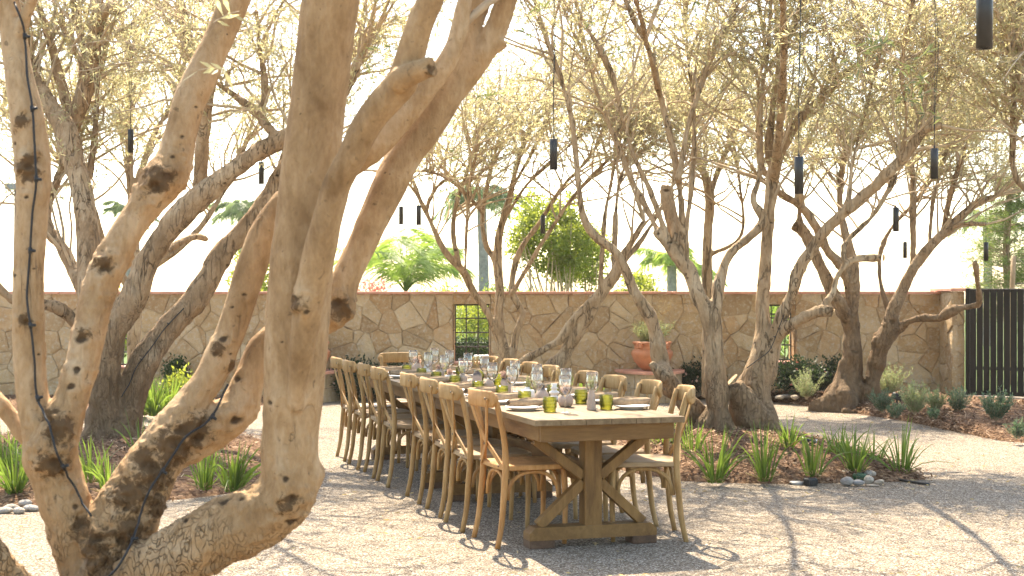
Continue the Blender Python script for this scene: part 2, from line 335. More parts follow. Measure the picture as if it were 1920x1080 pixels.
def stone(name, cols, spec_x=False):
    t = NT(name); v = t.coords(); rnd = t.n('ShaderNodeObjectInfo').outputs['Random']
    c = t.ramp(rnd, [(i / (len(cols) - 1), q) for i, q in enumerate(cols)])
    a = t.noise(v, 5, 6, .65, .3); b = t.noise(v, 22, 5, .7); s = t.noise(v, 90, 3)
    c = t.mix(c, t.ramp(a, [(.3, (.74, .67, .58)), (.65, (1.06, 1.04, 1.0))]), .75, 'MULTIPLY')
    c = t.mix(c, (.60, .52, .40), t.ramp(b, [(.50, (0, 0, 0)), (.68, (.8, .8, .8))]))
    c = t.mix(c, (.19, .13, .08), t.ramp(s, [(.26, (.5, .5, .5)), (.40, (0, 0, 0))]))
    t.base(c, .88, .2); t.bump(t.math('ADD', t.math('ADD', a, t.math('MULTIPLY', b, .8)), t.math('MULTIPLY', s, .4)), 1.0, .035); return t.m
MAT['stone'] = stone('wall_stone', [(.46, .315, .165), (.57, .415, .235), (.49, .325, .17), (.62, .475, .295), (.44, .315, .18), (.57, .39, .215), (.66, .53, .345), (.51, .355, .195)])
MAT['block'] = stone('pedestal_block', [(.48, .36, .21), (.53, .42, .27), (.50, .385, .235)])
MAT['mortar'] = simple('mortar', (.32, .235, .15), .95, .1, 0, 20, .3, .3)
MAT['pebble'] = stone('river_stone', [(.32, .31, .30), (.50, .44, .36), (.26, .27, .285), (.44, .36, .28), (.38, .38, .37)])
t = NT('lawn'); v = t.coords((1, 1, 1), False); t.base(t.ramp(t.noise(v, 9, 5), [(.3, (.05, .09, .02)), (.7, (.10, .15, .04))]), .9, .1); MAT['lawn'] = t.m

# ------------------------------------------------------------------ ground
def grid(x0, x1, y0, y1, z, nx=2, ny=2, name='sheet'):
    xs = np.linspace(x0, x1, nx); ys = np.linspace(y0, y1, ny); X, Y = np.meshgrid(xs, ys); V = np.stack([X.ravel(), Y.ravel(), np.full(X.size, z)], 1)
    i = np.arange(nx * ny).reshape(ny, nx); Q = np.stack([i[:-1, :-1], i[:-1, 1:], i[1:, 1:], i[1:, :-1]], -1).reshape(-1, 4); return big_mesh(name, V, Q)
tag(link('gravel_ground', grid(-150, 150, -60, 240, 0.0), MAT['gravel']), 'pale crushed gravel courtyard ground', kind='structure')
WALL_Y = 19.6
tag(link('lawn', grid(-60, 60, 20.6, 140, .004), MAT['lawn']), 'grass ground beyond the stone wall', kind='structure')
# low mound of mulch over an ellipse-like outline (list of ground points), height h at its middle
def chips(name, pts, parent, n):
    c = pts; N = len(c); a = RNG.uniform(0, 6.28, N); tl = RNG.normal(0, .35, (N, 2)); L = RNG.uniform(.008, .034, N); W = RNG.uniform(.003, .008, N)
    d = nrm(np.stack([np.cos(a), np.sin(a), tl[:, 0]], 1)); s = nrm(np.stack([-np.sin(a), np.cos(a), tl[:, 1]], 1)); up = np.array([0, 0, .008])
    V = np.stack([c - d * L[:, None] - s * W[:, None], c + d * L[:, None] - s * W[:, None] * .6, c + d * L[:, None] * .9 + s * W[:, None], c - d * L[:, None] * .8 + s * W[:, None]], 1) + up + RNG.uniform(0, .012, (N, 1, 1)) * np.array([0, 0, 1])
    o = link(name, big_mesh(name, V.reshape(-1, 3), np.arange(N * 4).reshape(-1, 4)), MAT['chip'], parent); o['kind'] = 'stuff'; return o
def bed(name, outline, h, label, nchip, seed, edge=.55, peak=None):
    out = crom(np.vstack([outline, outline[:1]]), .12)[:-1]; c = out.mean(0) if peak is None else np.array(peak); n = len(out); nr = 26; V = [[*c, h]]; Fs = []
    for k in range(1, nr + 1):
        r = k / nr
        for p in out:
            q = c + (p - c) * r; V.append([q[0], q[1], h * (1 - r ** 2.2) ** edge - (.02 if k == nr else 0)])
    V = np.array(V); nz_ = vnoise(V * np.array([3, 3, 0]) + seed, seed) * .022 + vnoise(V * np.array([14, 14, 0]), seed + 1) * .010
    rr = np.concatenate([[0], np.repeat(np.arange(1, nr + 1) / nr, n)]); V[:, 2] += nz_ * np.clip((1 - rr) * 4, 0, 1)
    mb = MB(); fs = [(0, 1 + i, 1 + (i + 1) % n) for i in range(n)]
    for k in range(1, nr):
        a = 1 + (k - 1) * n; b = 1 + k * n
        fs += [(a + i, b + i, b + (i + 1) % n, a + (i + 1) % n) for i in range(n)]
    mb.add(V, fs); o = mb.build(name, MAT['mulch'], None, True); tag(o, label, None, None, 'structure')
    k = RNG.integers(0, n, nchip); r = np.sqrt(RNG.uniform(0, 1.02, nchip)); q = c + (out[k] - c) * r[:, None] + RNG.normal(0, .05, (nchip, 2))
    rc = np.clip(r, 0, 1); z = h * (1 - np.minimum(rc, .999) ** 2.2) ** edge + .004
    chips('mulch_chips', np.column_stack([q, z]), o, nchip)
    def height(x, y):
        d = V[:, :2] - np.array([x, y]); return float(V[np.argmin((d ** 2).sum(1)), 2])
    return height
isl_r = np.array([[1.30, 10.9], [1.9, 10.75], [2.6, 10.8], [3.22, 11.0], [3.15, 11.6], [2.95, 12.9], [2.5, 14.0], [1.7, 14.6], [.95, 14.2], [.72, 13.0], [.85, 11.7]])
hR = bed('mulch_island', isl_r, .24, 'brown mulch mound round the twin trunked olive tree right of the table', 9000, 3, .75, (1.85, 12.6))
isl_l = np.array([[-4.9, 9.9], [-3.6, 9.55], [-2.55, 9.75], [-1.92, 10.4], [-1.85, 11.6], [-2.1, 13.2], [-2.9, 14.6], [-4.3, 14.9], [-5.5, 13.5], [-5.7, 11.2]])
hL = bed('mulch_island', isl_l, .16, 'brown mulch bed under the left olive tree behind the near trunks', 7000, 5, .75)
bnd = [G(1290, 744)[:2], G(1370, 748)[:2], G(1455, 754)[:2], G(1560, 769)[:2], G(1700, 791)[:2], G(1800, 811)[:2], G(1930, 832)[:2], np.array([6.4, 14.0]), np.array([7.6, 15.2]), np.array([7.4, 17.0]), np.array([6.2, 18.4]), np.array([6.0, WALL_Y - .02]), np.array([4.0, WALL_Y - .02]), np.array([2.4, WALL_Y - .02])]
hB = bed('mulch_bed', np.array(bnd), .17, 'wide mulch bed along the wall in front of the black gate', 16000, 7, .8, (4.7, 17.9))
bl = np.array([[-8, 18.5], [-5.5, 17.2], [-4.3, 17.0], [-3.6, 17.6], [-3.1, 18.6], [-2.9, WALL_Y - .02], [-5.5, WALL_Y - .02], [-8, WALL_Y - .02]])
hW = bed('mulch_bed', bl, .08, 'mulch bed at the foot of the wall on the left', 3000, 9, .8)
bc = np.array([[-1.7, 18.6], [-.6, 17.3], [.5, 16.9], [1.1, 17.6], [1.35, 18.5], [1.3, WALL_Y - .02], [0, WALL_Y - .02], [-1.7, WALL_Y - .02]])
hC = bed('mulch_bed', bc, .08, 'mulch bed at the foot of the wall behind the table', 3000, 10, .8)

# ------------------------------------------------------------------ stone wall
def clip(poly, a, b, c):
    """keep a*x+b*y<=c"""
    out = []
    for i in range(len(poly)):
        p, q = poly[i], poly[(i + 1) % len(poly)]; fp = a * p[0] + b * p[1] - c; fq = a * q[0] + b * q[1] - c
        if fp <= 0: out.append(p)
        if fp * fq < 0: s = fp / (fp - fq); out.append((p[0] + (q[0] - p[0]) * s, p[1] + (q[1] - p[1]) * s))
    return out
def area(p): return .5 * sum(p[i][0] * p[(i + 1) % len(p)][1] - p[(i + 1) % len(p)][0] * p[i][1] for i in range(len(p)))
def rubble(x0, x1, z0, z1, cell, holes, seed):
    rng = np.random.default_rng(seed); nx = max(1, round((x1 - x0) / (cell * 1.13))); nz = max(1, round((z1 - z0) / (cell * .9))); S = []
    for i in range(nx):
        for k in range(nz):
            S.append((x0 + (x1 - x0) * (i + .5 + .5 * (k % 2) - .25 + rng.uniform(-.42, .42)) / nx, z0 + (z1 - z0) * (k + .5 + rng.uniform(-.40, .40)) / nz))
    S = np.array(S); W = rng.uniform(0, 1, len(S)) ** 1.5 * cell * cell * .55; cells = []
    for i, s in enumerate(S):
        poly = [(x0, z0), (x1, z0), (x1, z1), (x0, z1)]; dd = ((S - s) ** 2).sum(1)
        for j in np.argsort(dd)[1:22]:
            t_ = S[j]; a, b = t_ - s; c = .5 * ((t_ ** 2).sum() - (s ** 2).sum() + W[i] - W[j]); poly = clip(poly, a, b, c)
            if len(poly) < 3: break
        if len(poly) < 3: continue
        if abs(area(poly)) > cell * cell * .8 and rng.uniform() < .36:      # some pieces are cut in two by a slanting joint
            m = np.mean(poly, 0) + rng.normal(0, cell * .10, 2); a_ = rng.uniform(0, math.pi); a, b = math.cos(a_), math.sin(a_); c = a * m[0] + b * m[1]
            for q in (clip(poly, a, b, c), clip(poly, -a, -b, -c)):
                if len(q) >= 3: cells.append(q)
        else: cells.append(poly)
    for hx0, hx1, hz0, hz1 in holes:
        new = []
        for p in cells:
            xs = [q[0] for q in p]; zs = [q[1] for q in p]
            if max(xs) <= hx0 or min(xs) >= hx1 or max(zs) <= hz0 or min(zs) >= hz1: new.append(p); continue
            mid = clip(clip(p, -1, 0, -hx0), 1, 0, hx1)
            for q in (clip(p, 1, 0, hx0), clip(p, -1, 0, -hx1), clip(mid, 0, -1, -hz1) if len(mid) > 2 else [], clip(mid, 0, 1, hz0) if len(mid) > 2 else []):
                if len(q) >= 3 and abs(area(q)) > .004: new.append(q)
        cells = new
    return [c for c in cells if abs(area(c)) > .0035]
def stone_mesh(poly, rng, joint=.005, out=.02):
    """poly in (u, v); returns mesh facing -Y, thickness from y=+.05 back to y=-out"""
    if area(poly) < 0: poly = poly[::-1]
    c = np.mean(poly, 0); pts = []
    for i in range(len(poly)):
        p, q = np.array(poly[i]), np.array(poly[(i + 1) % len(poly)]); e = np.linalg.norm(q - p)
        if e < .015: continue
        pts.append(p)
        if e > .12: pts.append(p + (q - p) * rng.uniform(.35, .65) + rng.normal(0, .0045, 2))
    pts = np.array(pts)
    if len(pts) < 3: return None
    def inset(k):
        d = c - pts; l = np.linalg.norm(d, axis=1, keepdims=True); return pts + d / l * np.minimum(k * (1 + .0 * l), l * .4)
    o = out * rng.uniform(.35, 1.25); til = rng.normal(0, .035, 2); n = len(pts); rings = []
    for k, y in ((joint, .05), (joint, -.2 * o), (joint + .004, -.75 * o), (joint + .028, -o)):
        q = inset(k); rings.append([(p[0] - c[0], y + (til[0] * (p[0] - c[0]) + til[1] * (p[1] - c[1]) + (rng.normal(0, .0022) if y < 0 else 0)) * (1 if y < 0 else 0), p[1] - c[1]) for p in q])
    V = sum(rings, []) + [(0, -o + rng.normal(0, .004), 0)]; Fs = []
    for k in range(3):
        for i in range(n): j = (i + 1) % n; Fs.append((k * n + i, k * n + j, (k + 1) * n + j, (k + 1) * n + i))
    Fs += [(3 * n + i, 3 * n + (i + 1) % n, 4 * n) for i in range(n)]
    me = bpy.data.meshes.new('stone'); me.from_pydata(V, [], Fs); me.update(); return me, c
WX0, WX1, WZ = -8.6, 6.02, 1.44
def wx(px): return (px - CX) / F * WALL_Y
def wz(py): return H - (py - HY) / F * WALL_Y
holes = [(wx(849), wx(920), wz(682), wz(570)), (wx(1424), wx(1492), wz(681), wz(571)), (wx(190), wx(240), wz(690), wz(585))]
wall = empty('stone_wall', (0, WALL_Y, 0)); tag(wall, 'long tan flagstone garden wall with terracotta coping and barred openings', 'wall')
def wall_core(x0, x1, z0, z1, holes, y0, y1):
    xs = sorted({x0, x1, *[h[0] for h in holes], *[h[1] for h in holes]}); mb = MB()
    for a, b in zip(xs[:-1], xs[1:]):
        hs = [h for h in holes if h[0] <= a + 1e-6 and h[1] >= b - 1e-6]
        segs = [(z0, z1)] if not hs else [(z0, hs[0][2]), (hs[0][3], z1)]
        for s0, s1 in segs: mb.box(((a + b) / 2, (y0 + y1) / 2, (s0 + s1) / 2), (b - a, y1 - y0, s1 - s0))
    return mb
wall_core(WX0, WX1, -.3, WZ, holes, .012, .40).build('mortar_core', MAT['mortar'], wall)
srng = np.random.default_rng(4)
for poly in rubble(WX0, WX1, .0, WZ, .275, holes, 21):
    r = stone_mesh(poly, srng, .0014, .020)
    if r: o = link('stone', r[0], MAT['stone'], wall); o.location = (r[1][0], .0, r[1][1])
for h in holes:      # reveal stones at both sides of an opening
    for sx_ in (0, 1):
        z = h[2]
        while z < h[3] - .02:
            hh = min(srng.uniform(.16, .28), h[3] - z); hh = h[3] - z if h[3] - z - hh < .08 else hh
            MB().box((h[sx_] + (.012 if sx_ == 0 else -.012), .20, z + hh / 2), (.02, .34, hh - .008), None, .006).build('stone', MAT['stone'], wall); z += hh
    MB().box(((h[0] + h[1]) / 2, .13, h[2] + .012), (h[1] - h[0] - .03, .40, .03), None, .006).build('window_sill', MAT['coping'], wall)
x = WX0 - .05
while x < WX1:         # coping made of long terracotta slabs
    L = min(srng.uniform(.58, .62), WX1 + .0 - x)
    if L > .05: MB().box((x + L / 2, .19, WZ + .020), (L - .004, .50, .038), None, .007).build('coping_slab', MAT['coping'], wall)
    x += L
def grille(h, nx, nz, picket=False):
    g = empty('window_grille', ((h[0] + h[1]) / 2, .22, h[2])); g.parent = wall; w = h[1] - h[0] - .026; hh = h[3] - h[2] - .03; z0 = .028; b = .022
    for s in (-1, 1): MB().box((s * (w / 2 - b / 2), 0, z0 + hh / 2), (b, b, hh), None, .002).build('frame_bar', MAT['iron'], g)
    for z in (z0 + b / 2, z0 + hh - b / 2): MB().box((0, 0, z), (w - 2 * b, b, b), None, .002).build('frame_bar', MAT['iron'], g)
    if not picket:
        for k in range(1, nx): MB().box((-w / 2 + w * k / nx, 0, z0 + hh / 2), (.016, .016, hh - 2 * b), None, .002).build('bar', MAT['iron'], g)
        for k in range(1, nz): MB().box((0, -.004, z0 + hh * k / nz), (w - 2 * b, .018, .018), None, .002).build('bar', MAT['iron'], g)
    else:
        for k in range(1, nx): MB().box((-w / 2 + w * k / nx, 0, z0 + hh / 2), (.014, .014, hh - 2 * b), None, .002).build('bar', MAT['iron'], g)
        for fz in (.28, .76, .83): MB().box((0, -.004, z0 + hh * fz), (w - 2 * b, .018, .018), None, .002).build('bar', MAT['iron'], g)
grille(holes[0], 3, 4); grille(holes[1], 5, 4, True); grille(holes[2], 3, 4)
# pillar at the gate
PX0, PX1, PY, PZ = wx(1770) + .0, (1809 - CX) / F * 19.0, 19.0, 1.50
pil = empty('stone_pillar', ((PX0 + PX1) / 2, PY, 0)); tag(pil, 'square flagstone gate pillar with terracotta cap between wall and gate', 'pillar')
PX0l = -.32; PX1l = (PX1 - (PX0 + PX1) / 2); PX0l = PX0 - (PX0 + PX1) / 2 - .06
MB().box(((PX0l + PX1l) / 2, .42, .6), (PX1l - PX0l - .03, .80, 1.75)).build('mortar_core', MAT['mortar'], pil)
for poly in rubble(PX0l, PX1l, 0, PZ - .03, .27, [], 5):
    r = stone_mesh(poly, srng, .0014, .020)
    if r: o = link('stone', r[0], MAT['stone'], pil); o.location = (r[1][0], .01, r[1][1])
for poly in rubble(-.02, .58, 0, PZ - .03, .27, [], 8):
    r = stone_mesh(poly, srng, .0014, .020)
    if r: o = link('stone', r[0], MAT['stone'], pil); o.rotation_euler = (0, 0, -math.pi / 2); o.location = (PX0l + .002, .56 - r[1][0], r[1][1])
MB().box(((PX0l + PX1l) / 2, .40, PZ + .0), (PX1l - PX0l + .10, .96, .045), None, .008).build('pillar_cap', MAT['coping'], pil)

# gate
ga = np.array([(1811 - CX) / F * 18.95, 18.95, 0]); gdir = nrm(np.array([.86, -.55, 0])); gate = empty('metal_gate', tuple(ga), math.atan2(gdir[1], gdir[0])); tag(gate, 'black metal picket gate at the right end of the wall', 'gate')
GZ0, GZ1, GL = .10, 1.52, 3.0
MB().box((.03, 0, (GZ0 + GZ1) / 2), (.06, .06, GZ1 - GZ0), None, .004).build('gate_post', MAT['gate_metal'], gate)
MB().box((GL - .03, 0, (GZ0 + GZ1) / 2), (.06, .06, GZ1 - GZ0), None, .004).build('gate_post', MAT['gate_metal'], gate)
for z, hgt in ((GZ0 + .03, .06), (.46, .045), (GZ1 - .03, .05)): MB().box((GL / 2, .012, z), (GL - .13, .045, hgt), None, .003).build('rail', MAT['gate_metal'], gate)
k = 0; xx = .105; pick = MB().box((0, 0, 0), (.079, .018, GZ1 - GZ0 - .06), None, .002).mesh('picket')
while xx < GL - .08:
    o = link('picket', pick, MAT['gate_metal'], gate); o.location = (xx, -.032, (GZ0 + GZ1) / 2 + .015); xx += .087
curb = empty('gate_curb', tuple(ga), math.atan2(gdir[1], gdir[0])); tag(curb, 'low concrete kerb under the black gate', 'kerb')
MB().box((1.5, .02, -.06), (3.3, .24, .30), None, .01).build('kerb', MAT['concrete'], curb)

# pedestals with pots
def half_round(r, depth, n=14): return [(r * math.cos(a), -depth * math.sin(a)) for a in np.linspace(0, math.pi, n)]
def prism(pts, z0, z1, mb=None):
    mb = mb or MB(); n = len(pts); V = [(p[0], p[1], z0) for p in pts] + [(p[0], p[1], z1) for p in pts]
    mb.add(V, [tuple(range(n))[::-1], tuple(range(n, 2 * n))] + [(i, (i + 1) % n, n + (i + 1) % n, n + i) for i in range(n)]); return mb
def pedestal(px, label, pot_label, plant_label, seed):
    rng = np.random.default_rng(seed); y = WALL_Y - .03; x = (px - CX) / F * 19.0; ped = empty('planter_pedestal', (x, y, 0)); tag(ped, label, 'pedestal'); R, D = .44, .84
    prism([(p[0] * .96, p[1] * .96) for p in half_round(R, D)][::-1], -.05, .372).build('mortar_core', MAT['mortar'], ped)
    for row, (z0, z1) in enumerate(((0.0, .185), (.19, .375))):
        k = 5; off = .5 * (row % 2)
        ed = [0] + sorted({min(max((i + off) / k, 0), 1) for i in range(k + 1)} - {0, 1}) + [1]
        for a, b in zip(ed[:-1], ed[1:]):
            aa = np.linspace(a * math.pi + .008, b * math.pi - .008, 5); o_ = [(R * math.cos(q), -D * math.sin(q)) for q in aa]; i_ = [(R * .85 * math.cos(q), -D * .85 * math.sin(q)) for q in aa[::-1]]
            prism((o_ + i_)[::-1], z0 + .002, z1 - .002).build('stone_block', MAT['block'], ped)
    prism([(p[0] * 1.09, p[1] * 1.07) for p in half_round(R, D)][::-1], .378, .412).build('pedestal_cap', MAT['coping'], ped)
    cy_ = y - .40; pot = empty('terracotta_pot', (x, cy_, .413)); tag(pot, pot_label, 'pot')
    prof = [(.10, 0), (.135, .012), (.19, .06), (.245, .13), (.275, .20), (.282, .235), (.270, .268), (.243, .283), (.238, .290), (.242, .300), (.238, .318), (.238, .352), (.262, .362), (.268, .378), (.258, .392), (.225, .392), (.220, .34), (.215, .30)]
    pb = MB().lathe(prof, 40).build('pot_body', MAT['terracotta'], pot, True)
    MB().lathe([(.001, .335), (.218, .330)], 24, cap0=False).build('soil', MAT['mulch'], pot)
    for ang in (-2.35, -.8, .8, 2.35):
        d = Vector((math.cos(ang), math.sin(ang), 0)); s = Vector((-d.y, d.x, 0)); mb = MB(); c = d * .248 + Vector((0, 0, .335))
        pts = [c + s * (math.cos(q) * (.046 - .005 * q)) * 1 + Vector((0, 0, math.sin(q) * (.046 - .005 * q))) + d * (.020 + .003 * q) for q in np.linspace(0, 6.6, 26)]
        mb.tube([tuple(p) for p in pts], .011, 7); mb.tube([tuple(c - d * .02), tuple(c + d * .028)], [.045, .040], 14); mb.build('scroll_handle', MAT['terracotta'], pb, True)
    pl = empty('potted_grass', (x, cy_, .76)); tag(pl, plant_label, 'plant'); n = 230
    a = rng.uniform(0, 6.28, n); spread = rng.uniform(.1, 1.0, n); L = rng.uniform(.22, .46, n); K = 5; tt = np.linspace(0, 1, K)
    base = np.stack([np.cos(a) * .12 * spread, np.sin(a) * .12 * spread, np.zeros(n)], 1); dr = np.stack([np.cos(a) * spread * .7, np.sin(a) * spread * .7, np.ones(n)], 1)
    PP = base[:, None] + dr[:, None] * (L[:, None] * tt[None])[..., None] + np.array([0, 0, -.14]) * (spread[:, None] * tt[None] ** 2 * L[:, None] * 2)[..., None]
    V, Q = vtubes(PP, np.full((n, K), .0016) * (1.2 - .8 * tt), 3); link('stems', big_mesh('stems', V, Q), MAT['straw'], pl)['kind'] = 'stuff'
    m = 22; ti = rng.uniform(.1, .8, (n, m)); kk = np.clip((ti * (K - 1)).astype(int), 0, K - 2); fr = ti * (K - 1) - kk; ii = np.arange(n)[:, None]
    pos = PP[ii, kk] * (1 - fr[..., None]) + PP[ii, kk + 1] * fr[..., None]; V, Q = leaves(pos.reshape(-1, 3), nrm(rng.normal(0, 1, (n * m, 3)) + [0, 0, .8]), rng.uniform(.025, .055, n * m), .0065, rng)
    link('foliage', big_mesh('foliage', V, Q), MAT['light_shrub'], pl)['kind'] = 'stuff'
    n2 = 26; a = rng.uniform(0, 6.28, n2); L = rng.uniform(.4, .62, n2); dr = np.stack([np.cos(a) * .45, np.sin(a) * .45, np.ones(n2)], 1); PP = (dr[:, None] * (L[:, None] * tt[None])[..., None]) * .95 + rng.normal(0, .01, (n2, K, 3))
    V, Q = vtubes(PP, np.full((n2, K), .0015), 3); V2, Q2 = leaves(np.repeat(PP[:, -1], 8, 0) + rng.normal(0, .012, (n2 * 8, 3)), nrm(rng.normal(0, 1, (n2 * 8, 3))), np.full(n2 * 8, .014), .006, rng)
    link('seed_heads', big_mesh('seed_heads', np.vstack([V, V2]), np.vstack([Q, Q2 + len(V)])), MAT['straw'], pl)['kind'] = 'stuff'
def leaves(pos, dr, L, W, rng):
    n = len(pos); dr = nrm(dr); s = nrm(np.cross(dr, rng.normal(0, 1, (n, 3)))); L = np.asarray(L)[:, None] * np.ones((n, 1)); W = np.asarray(W).reshape(-1, 1) * np.ones((n, 1))
    V = np.stack([pos, pos + dr * L * .45 + s * W * .5, pos + dr * L, pos + dr * L * .45 - s * W * .5], 1)
    return V.reshape(-1, 3), np.arange(n * 4).reshape(-1, 4)
pedestal(1225, 'half round stone planter pedestal behind the right hand chairs', 'terracotta pot with scroll handles behind the leaning olive trunk', 'wispy light green plant in the terracotta pot right of centre', 3)
pedestal(577, 'stone planter pedestal half hidden by the thick near trunk', 'terracotta pot peeking out behind the thick near trunk', 'wispy green plant in the pot behind the near trunk', 8)

# ------------------------------------------------------------------ trees
def limb(d0, d1, pts, step, spawn=None):
    a = np.array([[*P(p[0], p[1], 1.0)] for p in pts]); L = np.concatenate([[0], np.cumsum(np.linalg.norm(np.diff(np.array(pts)[:, :2], axis=0), axis=1))]); L /= L[-1]
    d = d0 + (d1 - d0) * L; w = np.array([P(p[0], p[1], dd) for p, dd in zip(pts, d)]); r = np.array([p[2] for p in pts]) * d / F / 2
    c = crom(np.column_stack([w, r]), step); return dict(p=c[:, :3], r=np.maximum(c[:, 3], .004), spawn=spawn)
def roots(px, py, d, n, R, r, h, seed, ay=1.0):
    rg = np.random.default_rng(seed); c = P(px, py, d); out = []
    for k in range(n):
        a = 2 * math.pi * (k + rg.uniform(-.3, .3)) / n; RR = R * rg.uniform(.75, 1.25); hh = h * rg.uniform(.7, 1.3); rr = r * rg.uniform(.7, 1.25); dx, dy = math.cos(a), math.sin(a)
        pts = np.array([(c[0] + dx * R * .12, c[1] + dy * R * .12, hh, rr * .75), (c[0] + dx * R * .30, c[1] + dy * R * .3, hh * .62, rr * .95), (c[0] + dx * RR * .62, c[1] + dy * RR * .62, hh * .25, rr), (c[0] + dx * RR, c[1] + dy * RR, .0, rr * .8), (c[0] + dx * RR * 1.25, c[1] + dy * RR * 1.25, -.12, rr * .5)]); q = crom(pts, .05)
        out.append(dict(p=q[:, :3], r=np.maximum(q[:, 3], .01), spawn=None))
    return out
def trunk_mesh(limbs, voxel, sides=12, amp=.012, knots=(), nk=30, seed=0, root=None, krad=.03, rough_h=.9, lump=0.0, nburl=0, burl=.06, burl_h=.9, rough_amp=0.0, crusts=()):
    rng = np.random.default_rng(seed); mb = MB()
    for q, l in enumerate(limbs):
        l['r'] = np.maximum(l['r'], 1.35 * voxel)
        if q and l.get('join', True):
            ax = np.concatenate([m['p'] for m in limbs[:q]]); ar = np.concatenate([m['r'] for m in limbs[:q]]); dd = np.linalg.norm(ax - l['p'][0], axis=1) - ar * .35; k = np.argmin(dd)
            if dd[k] > 0:
                n_ = max(2, int(np.linalg.norm(ax[k] - l['p'][0]) / .03)); f = np.linspace(0, 1, n_, endpoint=False)[:, None]; l['p'] = np.vstack([ax[k] * (1 - f) + l['p'][0] * f, l['p']]); l['r'] = np.concatenate([np.full(n_, l['r'][0]), l['r']])
    for l in limbs:
        p = l['p']; r = l['r'] * (1 + .06 * vnoise(p * 6, seed + 3)); mb.tube(p, r, sides)
    me = mb.mesh('trunk'); o = bpy.data.objects.new('tmp', me); COL.objects.link(o); m = o.modifiers.new('r', 'REMESH'); m.mode = 'VOXEL'; m.voxel_size = voxel; m.adaptivity = 0
    m2 = o.modifiers.new('s', 'SMOOTH'); m2.iterations = 4; m2.factor = .5
    dg = bpy.context.evaluated_depsgraph_get(); me2 = bpy.data.meshes.new_from_object(o.evaluated_get(dg)); bpy.data.objects.remove(o); bpy.data.meshes.remove(me)
    n = len(me2.vertices); V = np.empty(n * 3, np.float32); me2.vertices.foreach_get('co', V); V = V.reshape(-1, 3).astype(float); N = np.empty(n * 3, np.float32); me2.vertices.foreach_get('normal', N); N = N.reshape(-1, 3)
    zs = np.array([1, 1, .45]); ax = np.concatenate([l['p'] for l in limbs]); ar = np.concatenate([l['r'] for l in limbs])
    sc_ = np.minimum(1.0, np.interp(V[:, 2], [0, 4], [1.0, .5]))
    D = amp * (vnoise(V * 7 * zs, seed) * 1.0 + .55 * vnoise(V * 18 * zs, seed + 1) + .3 * vnoise(V * 45 * zs, seed + 2))
    if rough_amp: w_ = np.clip(1.1 - V[:, 2] / 1.15, 0, 1); D += rough_amp * w_ * ((1 - np.abs(vnoise(V * np.array([26, 26, 12]), seed + 21)) * 2) + .6 * (1 - np.abs(vnoise(V * np.array([60, 60, 30]), seed + 22)) * 2) - .8)
    if lump: D += lump * np.exp(-V[:, 2] / .55) * (np.abs(vnoise(V * np.array([5, 5, 3.2]), seed + 7)) - .25) * 2
    kn = np.zeros(n); view = nrm(V - np.array([0, 0, H])); front = (N * view).sum(1) < -.2; KS = []
    sx = (V[:, 0] / V[:, 1]) * F + CX; sy = HY - (V[:, 2] - H) / V[:, 1] * F
    for (kx, ky, kr) in knots:
        dd = (sx - kx) ** 2 + (sy - ky) ** 2; c = np.where(front & (dd < 60 ** 2))[0]
        if len(c): c = c[np.argsort(dd[c] + 0)[:40]]; c = c[np.argmin(V[c, 1])]; KS.append((V[c].copy(), kr))
    for i in rng.integers(0, n, nk): KS.append((V[i].copy(), krad * rng.uniform(.4, 1.2)))
    vn1 = vnoise(V * 28, seed + 11); vn2 = vnoise(V * 70, seed + 12)
    for i in rng.integers(0, n, nburl):
        d2 = ((V - V[i]) ** 2).sum(1); br = burl * rng.uniform(.5, 1.2); D += .45 * br * np.exp(-d2 / (1.3 * br * br)) * np.exp(-max(0, V[i, 2] - burl_h) / .4)
    for c, kr in KS:
        d2 = ((V - c) ** 2).sum(1); dz_ = V - c; d2 = (dz_[:, 0] ** 2 + dz_[:, 1] ** 2) * .75 + dz_[:, 2] ** 2 * 1.4; d2 = d2 * np.maximum(.25, 1 + 1.0 * vn1 + .9 * vn2); s = kr * kr; D += .32 * kr * np.exp(-d2 / (2.2 * s)) - .55 * kr * np.exp(-d2 / (.28 * s)); kn = np.maximum(kn, np.exp(-d2 / (.42 * s)))
    V0 = V.copy(); V = V + N * D[:, None]; me2.vertices.foreach_set('co', V.astype(np.float32).ravel())
    a = me2.attributes.new('knot', 'FLOAT', 'POINT'); a.data.foreach_set('value', kn.astype(np.float32))
    cr = np.zeros(n)
    for (kx, ky, kr) in crusts:
        dd = (sx - kx) ** 2 + (sy - ky) ** 2; c = np.where(front & (dd < 40 ** 2))[0]
        if len(c): c = c[np.argsort(dd[c])[:40]]; c = c[np.argmin(V[c, 1])]; cr = np.maximum(cr, np.exp(-((V0 - V0[c]) ** 2).sum(1) / (kr * kr)))
    if len(crusts):
        q1 = 1 - 2 * np.abs(vnoise(V0 * 30, seed + 31)); q2 = vnoise(V0 * 75, seed + 32); V = V + N * (cr * (.013 * q1 + .009 * q2))[:, None]; me2.vertices.foreach_set('co', V.astype(np.float32).ravel())
    ca = me2.attributes.new('crust', 'FLOAT', 'POINT'); ca.data.foreach_set('value', cr.astype(np.float32))
    rb = np.clip(1.25 - V[:, 2] / rough_h, 0, 1) * .85; b = me2.attributes.new('rough_bark', 'FLOAT', 'POINT'); b.data.foreach_set('value', rb.astype(np.float32))
    me2.update(); return me2
